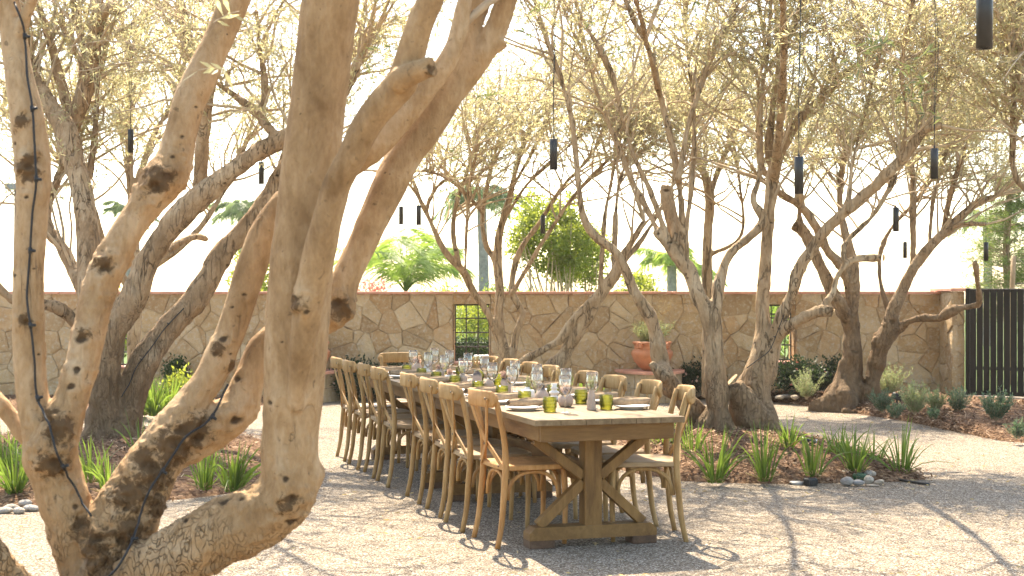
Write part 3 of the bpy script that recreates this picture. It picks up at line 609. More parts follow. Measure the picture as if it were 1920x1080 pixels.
def crown(root, limbs, rng, nsec, nt, nl, zmin, leafmat='olive_leaf', seclen=(.6, 1.4), up=.3, zsoft=.35, leafL=(.038, .064), cap=None, twlen=(.22, .55), sbase=-9):
    B = []; Td = []; Rr = []; wts = []
    for l in limbs:
        if l['spawn'] is None: continue
        p = l['p']; k0 = int(len(p) * l['spawn']); k0 = min(k0, len(p) - 2); T = nrm(np.gradient(p, axis=0)); sl = slice(k0, len(p)); w = np.ones(len(p) - k0); w[-max(1, len(w) // 6):] *= 4
        B.append(p[sl]); Td.append(T[sl]); Rr.append(l['r'][sl]); wts.append(w)
    B = np.vstack(B); Td = np.vstack(Td); Rr = np.concatenate(Rr); w = np.concatenate(wts); idx = rng.choice(len(B), nsec, p=w / w.sum())
    b = B[idx]; K = 8; L = rng.uniform(*seclen, nsec); d = nrm(Td[idx] * .55 + nrm(rng.normal(0, 1, (nsec, 3))) * .75 + np.array([0, 0, up])); PP = [b]; cur = d; pos = b
    for k in range(K - 1):
        cur = nrm(cur + rng.normal(0, .17, (nsec, 3)) + np.array([0, 0, .05 - .02 * k])); pos = pos + cur * (L / (K - 1))[:, None]; PP.append(pos)
    S = np.stack(PP, 1); r0 = np.minimum(Rr[idx] * .55, .016); SR = r0[:, None] * np.linspace(1, .22, K)[None]
    n2 = nsec * nt; si = np.repeat(np.arange(nsec), nt); t = rng.uniform(.18, 1, n2) * (K - 1); k = np.clip(t.astype(int), 0, K - 2); f = (t - k)[:, None]
    tb = S[si, k] * (1 - f) + S[si, k + 1] * f; tt = nrm(S[si, k + 1] - S[si, k]); td = nrm(tt * .55 + nrm(rng.normal(0, 1, (n2, 3))) * .85 + np.array([0, 0, .12])); TL = rng.uniform(*twlen, n2)
    K2 = 5; TP = [tb]; cur = td; pos = tb
    for q in range(K2 - 1):
        cur = nrm(cur + rng.normal(0, .2, (n2, 3)) + np.array([0, 0, -.06 * q])); pos = pos + cur * (TL / (K2 - 1))[:, None]; TP.append(pos)
    TP = np.stack(TP, 1); keep = TP[:, -1, 2] > zmin + np.abs(rng.normal(0, zsoft, n2)) - .25
    if cap is not None: keep &= cap(TP[:, -1])
    keep &= S[si, 0, 2] > sbase; keep &= rng.uniform(0, 1, len(keep)) < np.interp(TP[:, -1, 2], [3.8, 4.6, 5.4], [1, .34, .06])
    TP = TP[keep]; n2 = len(TP); TR = np.full((n2, K2), .0032) * np.linspace(1, .4, K2)
    skeep = (S[:, -1, 2] > zmin - .35) & (S[:, 0, 2] > sbase); V1, Q1 = vtubes(S[skeep], SR[skeep], 4); V2, Q2 = vtubes(TP, TR, 3)
    link('twigs', big_mesh('twigs', np.vstack([V1, V2]), np.vstack([Q1, Q2 + len(V1)])), MAT['twig'], root)['kind'] = 'stuff'
    m = nl; t = (1 - .88 * rng.uniform(0, 1, (n2, m)) ** 1.5) * (K2 - 1); k = np.clip(t.astype(int), 0, K2 - 2); f = (t - k)[..., None]; ii = np.arange(n2)[:, None]
    lp = (TP[ii, k] * (1 - f) + TP[ii, k + 1] * f).reshape(-1, 3); ld = nrm(TP[ii, k + 1] - TP[ii, k]).reshape(-1, 3); N = len(lp)
    ld = nrm(ld * .7 + rng.normal(0, .5, (N, 3))); LL = rng.uniform(*leafL, N); V, Q = leaves(lp, ld, LL, LL * .19, rng)
    link('crown', big_mesh('crown', V, Q), MAT[leafmat], root)['kind'] = 'stuff'; return N
def stubs(root, items):
    for px, py, d, dx, dy, w in items:
        a = P(px, py, d); b = P(px + dx, py + dy, d); r = w * d / F / 2; v = nrm(b - a); V, Fs = tube(np.array([b - v * .004, b + v * .004]), np.array([r, r * .96]), 12)
        MB().add(V, Fs).build('cut_end', MAT['cut_wood'], root)

TREES = []
# --- near olive tree (left foreground)
S1 = .02
D1 = 4.6
t1 = [limb(D1, D1, [(215, 1400, 330), (215, 1300, 270), (212, 1200, 235), (212, 1090, 200), (225, 1000, 150)], S1),
      limb(4.58, 4.5, [(205, 1160, 130), (160, 1060, 105), (121, 940, 98), (95, 850, 92), (66, 765, 64), (56, 690, 58), (53, 590, 55), (54, 500, 54), (61, 400, 58), (63, 325, 60), (51, 225, 60), (37, 150, 54), (22, 50, 50), (8, -30, 50), (-12, -160, 44), (-20, -300, 36)], S1, .85),
      limb(4.5, 4.35, [(36, 60, 26), (52, 20, 22), (70, -30, 20), (90, -130, 15)], S1, .6),
      limb(4.52, 4.95, [(95, 850, 90), (128, 765, 66), (151, 690, 63), (169, 615, 63), (187, 540, 66), (230, 450, 62), (262, 400, 62), (298, 352, 74), (316, 325, 78), (330, 290, 64), (353, 200, 58), (375, 150, 58), (398, 100, 56), (440, 0, 58), (470, -110, 50), (490, -240, 40)], S1, .8),
      limb(4.55, 4.75, [(205, 1120, 150), (218, 1010, 138), (252, 930, 116), (290, 865, 100), (322, 818, 98), (362, 750, 64), (395, 705, 58), (425, 640, 56), (450, 570, 56), (475, 490, 58), (503, 425, 54), (545, 372, 50), (620, 330, 48), (690, 285, 46), (760, 215, 44), (800, 165, 40), (850, 90, 34), (880, -40, 28)], S1, .8),
      limb(4.62, 4.95, [(310, 840, 96), (380, 812, 84), (440, 770, 72), (470, 705, 60), (489, 650, 52), (530, 622, 52), (590, 604, 56), (632, 582, 60), (640, 545, 58), (658, 500, 56), (682, 450, 58), (704, 400, 62), (755, 300, 62), (790, 250, 64), (836, 178, 66), (862, 120, 48), (880, 50, 46), (905, -20, 44), (930, -140, 34)], S1, .85),
      limb(4.9, 4.85, [(825, 195, 54), (870, 150, 48), (900, 108, 48), (925, 66, 44), (946, 10, 40), (965, -50, 36), (985, -150, 28)], S1, .6),
      limb(4.87, 4.87, [(905, 100, 40), (930, 86, 30), (945, 76, 27)], S1),
      limb(4.45, 4.25, [(215, 1150, 120), (280, 1075, 116), (350, 1035, 118), (425, 995, 122), (500, 962, 120), (540, 915, 116), (543, 860, 112), (546, 800, 108), (551, 740, 110), (555, 640, 112), (559, 565, 114), (566, 450, 112), (575, 350, 108), (595, 200, 106), (609, 100, 106), (622, 0, 106), (640, -120, 92), (650, -260, 70)], S1, .9),
      limb(4.29, 3.93, [(556, 760, 30), (562, 680, 44), (574, 600, 56), (588, 520, 60), (605, 450, 60), (630, 350, 54), (655, 300, 54), (678, 250, 56), (712, 200, 60), (752, 155, 62), (768, 110, 56), (785, 50, 52), (808, -5, 50), (835, -90, 44), (850, -220, 34)], S1, .8),
      limb(4.0, 3.97, [(750, 150, 50), (785, 132, 42), (812, 126, 36)], S1),
      limb(4.6, 4.7, [(120, 930, 60), (75, 850, 44), (30, 795, 34), (0, 756, 30), (-60, 690, 28), (-140, 560, 24)], S1, .8),
      limb(4.5, 4.3, [(150, 1180, 90), (60, 1120, 60), (10, 1060, 44), (-40, 1000, 36), (-140, 900, 28)], S1, .8)]
k1 = [(155, 628, .030), (152, 685, .022), (125, 718, .022), (203, 495, .038), (300, 340, .034), (325, 330, .034), (60, 605, .018), (40, 372, .018), (62, 322, .022), (245, 947, .028), (382, 826, .026), (350, 808, .030), (446, 795, .030), (425, 625, .016), (405, 655, .018), (440, 665, .014), (440, 705, .018), (500, 760, .014), (557, 937, .030), (552, 985, .026), (545, 905, .020), (549, 560, .020), (524, 645, .010), (580, 588, .010), (340, 965, .022), (150, 945, .018), (110, 870, .034), (95, 780, .026), (290, 860, .03), (270, 905, .022), (300, 930, .018), (640, 560, .030), (655, 575, .020), (815, 126, .018), (330, 290, .016), (350, 250, .012), (375, 200, .010), (465, 545, .014), (430, 570, .012), (90, 660, .014), (415, 920, .03), (240, 1010, .03), (180, 1000, .03), (450, 930, .02)]
tr = empty('olive_tree', tuple(P(215, 1382, D1))); tag(tr, 'large near olive tree with many thick tan trunks filling the left foreground', 'tree', 'olive trees')
def place(root, o): o.matrix_parent_inverse = Matrix.Translation(-Vector(root.location)); return o
def tree(label, limbs, voxel, mat, seed, **kw):
    ck = {k: kw.pop(k) for k in list(kw) if k.startswith('c_')}; root = kw.pop('root', None)
    if root is None:
        b = limbs[0]['p'][0]; root = empty('olive_tree', (b[0], b[1], 0)); tag(root, label, 'tree', 'olive trees')
    n0 = len(root.children); o = link('trunk', trunk_mesh(limbs, voxel, seed=seed, **kw), MAT[mat], root, True)
    if ck: crown(root, limbs, np.random.default_rng(seed + 100), **{k[2:]: v for k, v in ck.items()})
    for c in root.children: c.matrix_parent_inverse = Matrix.Translation(-Vector(root.location))
    TREES.append(root); return root
tree(None, t1, .0068, 'bark_near', 1, root=tr, sides=20, amp=.0045, rough_amp=.011, crusts=[(112, 800, .07), (88, 770, .05), (125, 790, .05), (105, 868, .07), (150, 985, .06), (185, 1020, .08), (250, 930, .09), (292, 880, .10), (330, 835, .10), (372, 808, .08), (240, 1005, .09), (180, 1060, .09), (300, 950, .06), (312, 340, .065), (62, 320, .05), (66, 290, .04), (48, 240, .035), (645, 572, .05), (550, 945, .045), (548, 575, .04), (408, 650, .03), (440, 690, .03), (203, 492, .04), (155, 630, .03), (270, 850, .05), (60, 600, .03), (815, 128, .03)], knots=k1, nk=40, krad=.009, rough_h=.95, nburl=70, burl=.035, burl_h=.75, c_sbase=2.3, c_nsec=60, c_nt=9, c_nl=16, c_zmin=2.75, c_seclen=(.5, 1.2))
# --- left middle olive tree
S2 = .05; D2 = 12.9
t2 = [limb(D2, D2 - .2, [(207, 900, 120), (207, 870, 104), (203, 840, 92), (198, 800, 74), (197, 765, 64), (200, 690, 50), (205, 640, 50), (222, 600, 54), (250, 560, 52), (272, 500, 45), (310, 440, 45), (350, 390, 47), (390, 358, 43), (430, 325, 35), (475, 292, 34), (530, 262, 36), (600, 225, 28), (650, 160, 22), (690, 80, 16)], S2, .7),
      limb(D2 - .15, D2 - .1, [(215, 870, 70), (232, 838, 52), (238, 815, 34), (225, 790, 24)], S2),
      limb(D2, D2 + .6, [(225, 850, 60), (243, 765, 52), (260, 705, 58), (285, 655, 50), (325, 605, 48), (372, 552, 46), (415, 480, 40), (460, 430, 38), (500, 375, 38), (525, 330, 36), (560, 280, 28), (620, 190, 20), (650, 110, 14)], S2, .65),
      limb(D2, D2 + 1.1, [(195, 760, 52), (185, 690, 46), (172, 600, 46), (166, 500, 46), (164, 430, 44), (152, 350, 40), (137, 300, 42), (122, 240, 42), (95, 200, 28), (65, 145, 25), (53, 100, 21), (45, 40, 16), (40, -40, 12)], S2, .65),
      limb(D2 + 1.0, D2 + .6, [(128, 245, 34), (148, 205, 30), (165, 150, 30), (175, 90, 26), (183, 35, 28), (192, 8, 24)], S2, .6),
      limb(D2 + .6, D2 + .2, [(186, 30, 18), (205, 14, 22), (222, 16, 20)], S2),
      limb(D2 + .2, D2 - .5, [(376, 360, 30), (377, 300, 26), (382, 240, 25), (392, 165, 24), (408, 90, 22), (422, 0, 18), (440, -90, 13)], S2, .4),
      limb(D2 - .2, D2 + .2, [(525, 262, 18), (500, 235, 17), (485, 213, 16), (440, 180, 14), (410, 158, 11)], S2, .3),
      limb(D2, D2 + .3, [(488, 218, 14), (496, 180, 14), (495, 140, 13), (485, 80, 11), (480, 20, 9)], S2, .2),
      limb(D2 + 1, D2 + 1.2, [(168, 330, 13), (176, 270, 13), (181, 200, 13), (183, 160, 11), (200, 80, 8)], S2, .3),
      limb(D2 + .7, D2 + 1.4, [(166, 560, 30), (140, 512, 26), (115, 462, 24), (90, 424, 22), (92, 380, 16), (110, 330, 12), (140, 250, 9)], S2, .4),
      limb(D2 + .3, D2 - .5, [(180, 650, 28), (138, 600, 25), (120, 582, 22), (85, 571, 19), (40, 566, 17), (10, 552, 15), (-30, 500, 13), (-60, 400, 10)], S2, .6),
      limb(D2 + 1, D2 + .8, [(125, 200, 18), (113, 150, 16), (100, 100, 15), (85, 50, 14), (72, 0, 12), (60, -60, 9)], S2, .2),
      limb(D2 + .9, D2 + 1.5, [(140, 215, 16), (155, 130, 14), (130, 80, 13), (105, 20, 11), (95, -40, 9)], S2, .2),
      limb(D2 + .1, D2 + 1.0, [(385, 200, 18), (368, 125, 20), (358, 95, 18), (345, 40, 17), (332, -20, 14)], S2, .2),
      limb(D2 + .8, D2 + 1.2, [(160, 120, 14), (150, 60, 13), (140, 20, 12), (128, -50, 9)], S2, .2),
      limb(D2 + .1, D2 + .6, [(300, 480, 14), (345, 450, 13), (375, 444, 12), (388, 450, 9)], S2)]
t2 += [limb(D2 - .3, 9.3, [(408, 100, 16), (425, 0, 14), (450, -110, 12), (520, -200, 10), (640, -260, 7)], S2, .35)]
t2 += roots(205, 850, D2, 8, .30, .075, .42, 2)
tree('olive tree with gnarled brown base behind the near trunks on the left', t2, .014, 'bark_red', 2, amp=.013, nk=60, krad=.035, rough_h=1.6, lump=.06, nburl=50, burl=.07, c_nsec=300, c_nt=18, c_nl=20, c_zmin=2.55, c_seclen=(.7, 1.7), c_up=.22)
# --- thin olive behind it
t7 = [limb(16.6, 16.6, [(258, 780, 40), (255, 700, 28), (250, 640, 26), (256, 560, 24), (254, 480, 20), (248, 400, 15), (242, 300, 14), (243, 160, 12), (240, 60, 9)], .06, .5),
      limb(16.6, 17.0, [(250, 370, 12), (265, 320, 12), (290, 250, 11), (330, 180, 9), (350, 100, 8)], .06, .3), limb(16.6, 17.2, [(255, 520, 14), (330, 470, 12), (380, 420, 10), (430, 340, 9), (470, 250, 8)], .06, .5),
      limb(16.6, 16.2, [(256, 560, 16), (200, 470, 14), (170, 380, 12), (110, 300, 10), (60, 230, 8)], .06, .5)]
tree('thin olive tree near the wall, seen between the left trunks', t7, .016, 'bark', 7, amp=.008, nk=10, c_nsec=150, c_nt=14, c_nl=16, c_zmin=2.9, c_seclen=(.7, 1.7))
# --- centre back olive
D3 = 17.2; S3 = .07
t3 = [limb(D3, D3, [(958, 742, 34), (956, 700, 26), (953, 670, 23), (941, 650, 24), (937, 618, 21), (935, 584, 19), (937, 540, 18), (933, 500, 18), (935, 450, 16), (942, 415, 14), (955, 375, 13), (972, 300, 10), (1000, 235, 9), (1045, 190, 8)], S3, .7),
      limb(D3, D3 - .5, [(940, 650, 15), (927, 620, 14), (917, 592, 14), (904, 571, 14), (886, 545, 13), (870, 510, 14), (840, 480, 13), (820, 445, 12), (800, 400, 9), (780, 362, 8), (763, 342, 6)], S3, .8),
      limb(D3 - .3, D3, [(862, 498, 10), (850, 440, 9), (855, 385, 9), (875, 325, 8), (890, 280, 8), (907, 235, 7)], S3, .4),
      limb(D3 - .3, D3 - .8, [(872, 512, 7), (875, 425, 6), (880, 350, 6), (893, 290, 5)], S3, .4),
      limb(D3, D3 + .8, [(930, 490, 13), (910, 455, 11), (905, 400, 9), (915, 340, 8), (930, 280, 7), (945, 220, 6)], S3, .5),
      limb(D3, D3 + .5, [(954, 378, 9), (965, 345, 8), (990, 300, 8), (1020, 240, 7), (1040, 170, 6)], S3, .4),
      limb(D3, D3 - .8, [(945, 412, 8), (985, 350, 7), (1025, 310, 7), (1080, 260, 6), (1130, 190, 5)], S3, .4),
      limb(D3, D3 + .3, [(955, 700, 20), (961, 675, 15), (967, 631, 15), (977, 600, 13), (980, 587, 13), (969, 566, 14), (959, 545, 13), (965, 500, 12), (980, 460, 10), (1010, 420, 9), (1055, 350, 8), (1105, 295, 7), (1150, 220, 6)], S3, .6),
      limb(D3, D3 - .6, [(962, 548, 11), (990, 500, 9), (1020, 450, 8), (1070, 375, 7), (1120, 320, 6), (1180, 260, 5)], S3, .5),
      limb(D3 - .3, D3 - .2, [(830, 470, 8), (815, 430, 8), (800, 395, 7), (820, 350, 6), (850, 330, 5)], S3, .3),
      limb(D3, D3 - 1.2, [(905, 400, 7), (880, 370, 6), (840, 335, 5), (800, 320, 4)], S3, .2)]
tree('slender many stemmed olive tree by the wall in front of the grid window', t3, .016, 'bark', 3, amp=.008, nk=14, c_nsec=220, c_nt=15, c_nl=18, c_zmin=2.85, c_seclen=(.7, 1.6))
# --- leaning olive right of it
D4 = 16.0
t4 = [limb(D4, D4 - .3, [(1020, 740, 60), (1030, 705, 44), (1042, 684, 36), (1060, 662, 25), (1081, 626, 24), (1099, 597, 24), (1118, 563, 22), (1141, 532, 22), (1157, 508, 23), (1175, 470, 18), (1195, 437, 13), (1208, 415, 11)], S3, .7),
      limb(D4, D4 - .2, [(1010, 720, 30), (990, 685, 18), (974, 682, 18), (1003, 665, 17), (1034, 647, 15), (1050, 636, 15), (1066, 613, 15), (1092, 583, 15), (1112, 562, 14)], S3),
      limb(D4 - .2, D4, [(1125, 545, 10), (1128, 490, 8), (1135, 400, 7), (1150, 320, 7), (1160, 240, 6)], S3, .5),
      limb(D4 - .2, D4 + .6, [(1150, 515, 10), (1153, 440, 9), (1160, 350, 8), (1190, 270, 7), (1230, 200, 6)], S3, .5),
      limb(D4 - .2, D4 + .5, [(1160, 500, 12), (1210, 440, 9), (1260, 350, 8), (1290, 270, 7), (1300, 190, 6)], S3, .5)]
tree('olive tree with two trunks leaning right behind the table', t4, .016, 'bark', 4, amp=.010, nk=14, lump=.03, c_nsec=110, c_nt=12, c_nl=15, c_zmin=3.0, c_seclen=(.7, 1.6))
# --- big twin olive right of the table
D5 = 12.6; S5 = .05
t5 = [limb(D5, D5, [(1350, 880, 84), (1348, 850, 66), (1345, 800, 48), (1347, 747, 40), (1340, 688, 36), (1336, 633, 33), (1329, 588, 34), (1310, 556, 24), (1290, 502, 25), (1270, 480, 22), (1240, 446, 17), (1228, 432, 15)], S5),
      limb(D5, D5 + .9, [(1240, 446, 13), (1212, 390, 10), (1175, 315, 9), (1125, 190, 9), (1100, 110, 8), (1065, 40, 7), (1040, -60, 6)], S5, .45),
      limb(D5, D5 - .4, [(1258, 465, 12), (1220, 360, 11), (1180, 270, 10), (1145, 135, 10), (1095, 40, 9), (1072, -20, 7), (1050, -120, 5)], S5, .4),
      limb(D5, D5 + .2, [(1290, 505, 24), (1275, 480, 25), (1262, 420, 25), (1252, 375, 24), (1250, 350, 21)], S5),
      limb(D5, D5 - .3, [(1285, 480, 16), (1280, 420, 15), (1270, 325, 14), (1240, 185, 13), (1220, 100, 12), (1185, 30, 11), (1168, -20, 10), (1150, -120, 7)], S5, .45),
      limb(D5, D5 + .5, [(1285, 470, 13), (1288, 420, 11), (1300, 310, 10), (1300, 200, 10), (1288, 85, 9), (1285, -20, 7)], S5, .4),
      limb(D5 - .2, D5 + .3, [(1272, 335, 11), (1290, 240, 11), (1312, 165, 11), (1345, 75, 10), (1378, 25, 8), (1400, -60, 6)], S5, .4),
      limb(D5, D5 + .4, [(1331, 600, 28), (1342, 573, 22), (1350, 525, 18), (1370, 475, 18), (1408, 442, 17), (1432, 412, 19), (1412, 375, 12), (1425, 320, 11), (1425, 200, 10), (1440, 100, 9), (1445, 0, 7)], S5, .55),
      limb(D5 + .2, D5 + .5, [(1436, 880, 84), (1424, 807, 70), (1410, 755, 66), (1415, 715, 62), (1428, 690, 54), (1436, 655, 46), (1432, 614, 31), (1431, 558, 26), (1435, 500, 24), (1441, 400, 24), (1452, 320, 25), (1470, 270, 20), (1497, 225, 18), (1540, 185, 15), (1580, 140, 13), (1620, 112, 10), (1680, 60, 8)], S5, .6),
      limb(D5 + .1, D5 + .05, [(1415, 790, 60), (1392, 750, 46), (1378, 722, 34)], S5),
      limb(D5 + .5, D5 + .2, [(1450, 315, 16), (1442, 275, 15), (1455, 165, 14), (1475, 75, 13), (1500, 20, 12), (1515, -60, 9)], S5, .4),
      limb(D5 + .5, D5 + 1.0, [(1440, 330, 9), (1425, 300, 9), (1422, 165, 8), (1435, 100, 8), (1428, 40, 7), (1415, -50, 5)], S5, .4),
      limb(D5 + .5, D5 + 1.2, [(1458, 300, 13), (1463, 240, 12), (1460, 90, 12), (1455, -10, 10), (1450, -110, 7)], S5, .5),
      limb(D5 + .3, D5 - .7, [(1436, 665, 40), (1450, 640, 30), (1466, 592, 22), (1481, 562, 20), (1497, 508, 22), (1522, 468, 22), (1547, 433, 22), (1580, 402, 22), (1640, 350, 22), (1690, 300, 22), (1722, 256, 21), (1740, 240, 18), (1766, 235, 15)], S5, .75),
      limb(D5 - .6, D5 - .9, [(1728, 250, 12), (1735, 190, 10), (1745, 125, 8), (1790, 50, 7), (1830, -40, 5)], S5, .1),
      limb(D5 - .6, D5 - .2, [(1735, 245, 10), (1760, 180, 8), (1800, 120, 7), (1850, 60, 6)], S5, .1),
      limb(D5 - .6, D5 - 1.2, [(1690, 298, 11), (1700, 220, 8), (1690, 140, 7), (1700, 60, 6), (1720, -40, 5)], S5, .2),
      limb(D5 - .5, D5 - .3, [(1590, 395, 10), (1600, 300, 9), (1630, 180, 8), (1650, 100, 7)], S5, .3),
      limb(D5 + .3, D5 - .2, [(1440, 650, 32), (1458, 633, 24), (1477, 614, 22), (1507, 596, 20), (1536, 584, 19), (1556, 584, 17)], S5),
      limb(D5 - .1, D5 + .1, [(1540, 585, 14), (1548, 568, 14), (1562, 549, 13), (1568, 525, 14), (1580, 503, 15), (1603, 486, 14), (1650, 483, 13)], S5),
      limb(D5, D5 + .3, [(1585, 500, 10), (1583, 462, 10), (1610, 430, 8), (1640, 400, 7), (1680, 330, 6)], S5, .4),
      limb(D5 + .3, D5 - .4, [(1330, 850, 44), (1318, 805, 36), (1300, 772, 40), (1277, 745, 36), (1255, 716, 34), (1243, 700, 33), (1234, 655, 25), (1222, 605, 25), (1206, 574, 25), (1188, 545, 22), (1178, 518, 20), (1155, 472, 18), (1120, 446, 16), (1092, 405, 15), (1083, 325, 13), (1072, 225, 12), (1050, 145, 11), (1020, 60, 10), (1000, -10, 9), (985, -100, 7)], S5, .7),
      limb(D5 - .1, D5 - .1, [(1243, 705, 30), (1228, 690, 20), (1219, 680, 14)], S5)]
k5 = [(1380, 720, .03), (1450, 655, .03), (1250, 345, .04), (1230, 434, .03), (1488, 420, .03)]
t5 += [limb(D5 + .3, 8.9, [(1452, 330, 18), (1462, 230, 16), (1470, 90, 15), (1462, -40, 13), (1440, -150, 11), (1400, -260, 8)], S5, .6), limb(D5 - .1, 8.8, [(1240, 190, 12), (1215, 90, 11), (1180, -40, 11), (1120, -160, 10), (1040, -250, 8)], S5, .45)]
t5 += roots(1350, 850, D5, 7, .26, .065, .50, 5) + roots(1422, 850, D5 + .2, 7, .30, .075, .50, 6)
tree('big double trunked olive tree on the mulch mound right of the table', t5, .013, 'bark', 5, amp=.011, knots=k5, nk=40, krad=.03, rough_h=1.1, lump=.08, nburl=90, burl=.08, burl_h=.7, c_nsec=430, c_nt=18, c_nl=18, c_zmin=2.75, c_seclen=(.7, 1.7), c_up=.25)
stubs(TREES[-1], [(1650, 483, D5 + .1, 7, 0, 13), (1380, 724, D5 + .05, -10, -9, 36), (1557, 585, D5 - .2, 5, 2, 17)])
for c in TREES[-1].children:
    if c.name.startswith('cut_end'): c.matrix_parent_inverse = Matrix.Translation(-Vector(TREES[-1].location))
# --- right back olives
D6 = 17.6
t6 = [limb(D6, D6, [(1592, 775, 80), (1590, 745, 60), (1594, 712, 46), (1599, 661, 37), (1598, 620, 29), (1598, 580, 25), (1598, 545, 23), (1597, 520, 22), (1594, 475, 19), (1582, 425, 14), (1575, 350, 11), (1590, 260, 9)], S3, .6),
      limb(D6, D6 - .3, [(1596, 625, 22), (1584, 592, 19), (1573, 564, 17), (1561, 549, 14)], S3),
      limb(D6, D6 - .4, [(1597, 545, 18), (1577, 497, 17), (1552, 470, 17), (1530, 425, 16), (1500, 386, 15), (1458, 360, 13), (1420, 330, 10)], S3, .6),
      limb(D6, D6 + .4, [(1590, 600, 22), (1557, 540, 20), (1512, 442, 21), (1488, 420, 22)], S3),
      limb(D6 + .4, D6 + .6, [(1500, 425, 11), (1497, 370, 10), (1492, 300, 9), (1500, 220, 8)], S3, .3),
      limb(D6, D6 - .5, [(1630, 770, 60), (1637, 728, 30), (1645, 674, 30), (1659, 629, 29), (1670, 605, 27), (1676, 580, 23), (1688, 556, 22), (1702, 524, 18), (1725, 482, 16), (1770, 436, 15), (1830, 382, 14), (1866, 370, 12)], S3, .7),
      limb(D6 - .2, D6, [(1710, 505, 11), (1712, 440, 10), (1712, 300, 9), (1720, 220, 7)], S3, .4),
      limb(D6 - .3, D6, [(1742, 465, 7), (1750, 375, 6), (1770, 300, 6), (1790, 220, 5)], S3, .4),
      limb(D6 - .3, D6 - .9, [(1768, 438, 9), (1780, 375, 9), (1805, 290, 8), (1840, 210, 6)], S3, .4),
      limb(D6, D6 + .6, [(1672, 595, 16), (1662, 565, 13), (1652, 540, 10), (1650, 480, 9), (1670, 430, 8), (1705, 390, 8), (1745, 340, 7), (1790, 270, 6)], S3, .6),
      limb(D6 - .1, D6 - 1.2, [(1672, 630, 20), (1686, 615, 14), (1704, 603, 13), (1729, 596, 12), (1761, 597, 12), (1782, 584, 11), (1809, 575, 12), (1834, 572, 11), (1836, 556, 9), (1833, 530, 9), (1828, 490, 9)], S3),
      limb(D6 - .2, D6 - .6, [(1690, 555, 8), (1730, 490, 7), (1790, 425, 6), (1850, 420, 5)], S3)]
k6 = [(1600, 655, .05), (1580, 610, .05), (1670, 608, .05), (1620, 700, .04)]
t6 += roots(1592, 750, D6, 8, .34, .10, .55, 7) + roots(1640, 750, D6, 5, .2, .06, .4, 8)
tree('knobbly olive tree in the mulch bed near the black gate', t6, .016, 'bark_red', 6, amp=.013, knots=k6, nk=40, krad=.05, rough_h=2.2, lump=.09, nburl=90, burl=.09, burl_h=1.0, c_nsec=260, c_nt=16, c_nl=18, c_zmin=2.85, c_seclen=(.7, 1.7))
# --- back stems behind the twin tree
t8 = [limb(18.2, 18.2, [(1330, 745, 30), (1328, 640, 24), (1327, 540, 20), (1326, 450, 18), (1330, 365, 19), (1312, 300, 12), (1290, 220, 9)], .08, .6), limb(18.2, 18.6, [(1330, 370, 13), (1350, 310, 11), (1385, 230, 9), (1400, 150, 8)], .08, .3),
      limb(18.2, 18, [(1327, 480, 10), (1390, 440, 8), (1385, 330, 7), (1370, 240, 6)], .08, .4)]
tree('olive tree against the wall behind the big double trunk', t8, .018, 'bark', 8, amp=.008, nk=10, c_nsec=110, c_nt=12, c_nl=14, c_zmin=3.0, c_seclen=(.7, 1.7))
# --- olive beyond the right edge
t9 = [limb(12.5, 12.2, [(2080, 860, 90), (2070, 700, 60), (2020, 520, 46), (1960, 420, 30), (1932, 366, 16), (1912, 345, 13), (1899, 310, 11), (1900, 240, 10), (1902, 150, 9), (1908, 60, 8)], S5, .75), limb(12.4, 12.8, [(2030, 540, 40), (2030, 380, 34), (2000, 200, 26), (1990, 0, 18)], S5, .5), limb(12.4, 11.8, [(1975, 440, 20), (1945, 280, 14), (1920, 180, 10), (1890, 90, 8)], S5, .4)]
tree('olive tree entering from the right edge of the picture', t9, .02, 'bark', 9, amp=.01, nk=10, lump=.04, c_nsec=130, c_nt=13, c_nl=15, c_zmin=2.85, c_seclen=(.7, 1.6))

# ------------------------------------------------------------------ table
TH = math.radians(16.7); UD = np.array([-math.sin(TH), math.cos(TH), 0]); VD = np.array([math.cos(TH), math.sin(TH), 0])
TC = np.array([.548, 7.83, 0]); ROT = math.pi / 2 + TH          # table local +x runs along UD
def TP_(u, v, z=0.0): return TC + UD * u + VD * v + np.array([0, 0, z])
TW, TL_, TZ = .88, 2.6, .75
def trestle(par, x):
    MB().box((x, 0, .355), (.105, .105, .50), None, .004).build('trestle_post', MAT['table'], par)
    f = MB(); yy = .385
    prof = [(-yy, .045), (-yy, .085), (-yy + .035, .118), (yy - .035, .118), (yy, .085), (yy, .045)]
    n = len(prof); V = [(x - .06, p[0], p[1]) for p in prof] + [(x + .06, p[0], p[1]) for p in prof]
    f.add(V, [tuple(range(n)), tuple(range(n, 2 * n))[::-1]] + [(i, n + i, n + (i + 1) % n, (i + 1) % n) for i in range(n)]).build('foot_beam', MAT['table_x'], par)
    for s in (-1, 1): MB().box((x, s * (yy - .075), .022), (.124, .15, .046), None, .004).build('foot_pad', MAT['table_dark'], par)
    for s in (-1, 1):
        MB().bar((x, s * .05, .395), (x, s * .335, .61), .055, .06, (1, 0, 0), .003).build('cross_brace', MAT['table'], par)
        MB().bar((x, s * .05, .36), (x, s * .315, .121), .055, .06, (1, 0, 0), .003).build('cross_brace', MAT['table'], par)
    MB().box((x, 0, .628), (.11, .72, .045), None, .003).build('head_beam', MAT['table_x'], par)
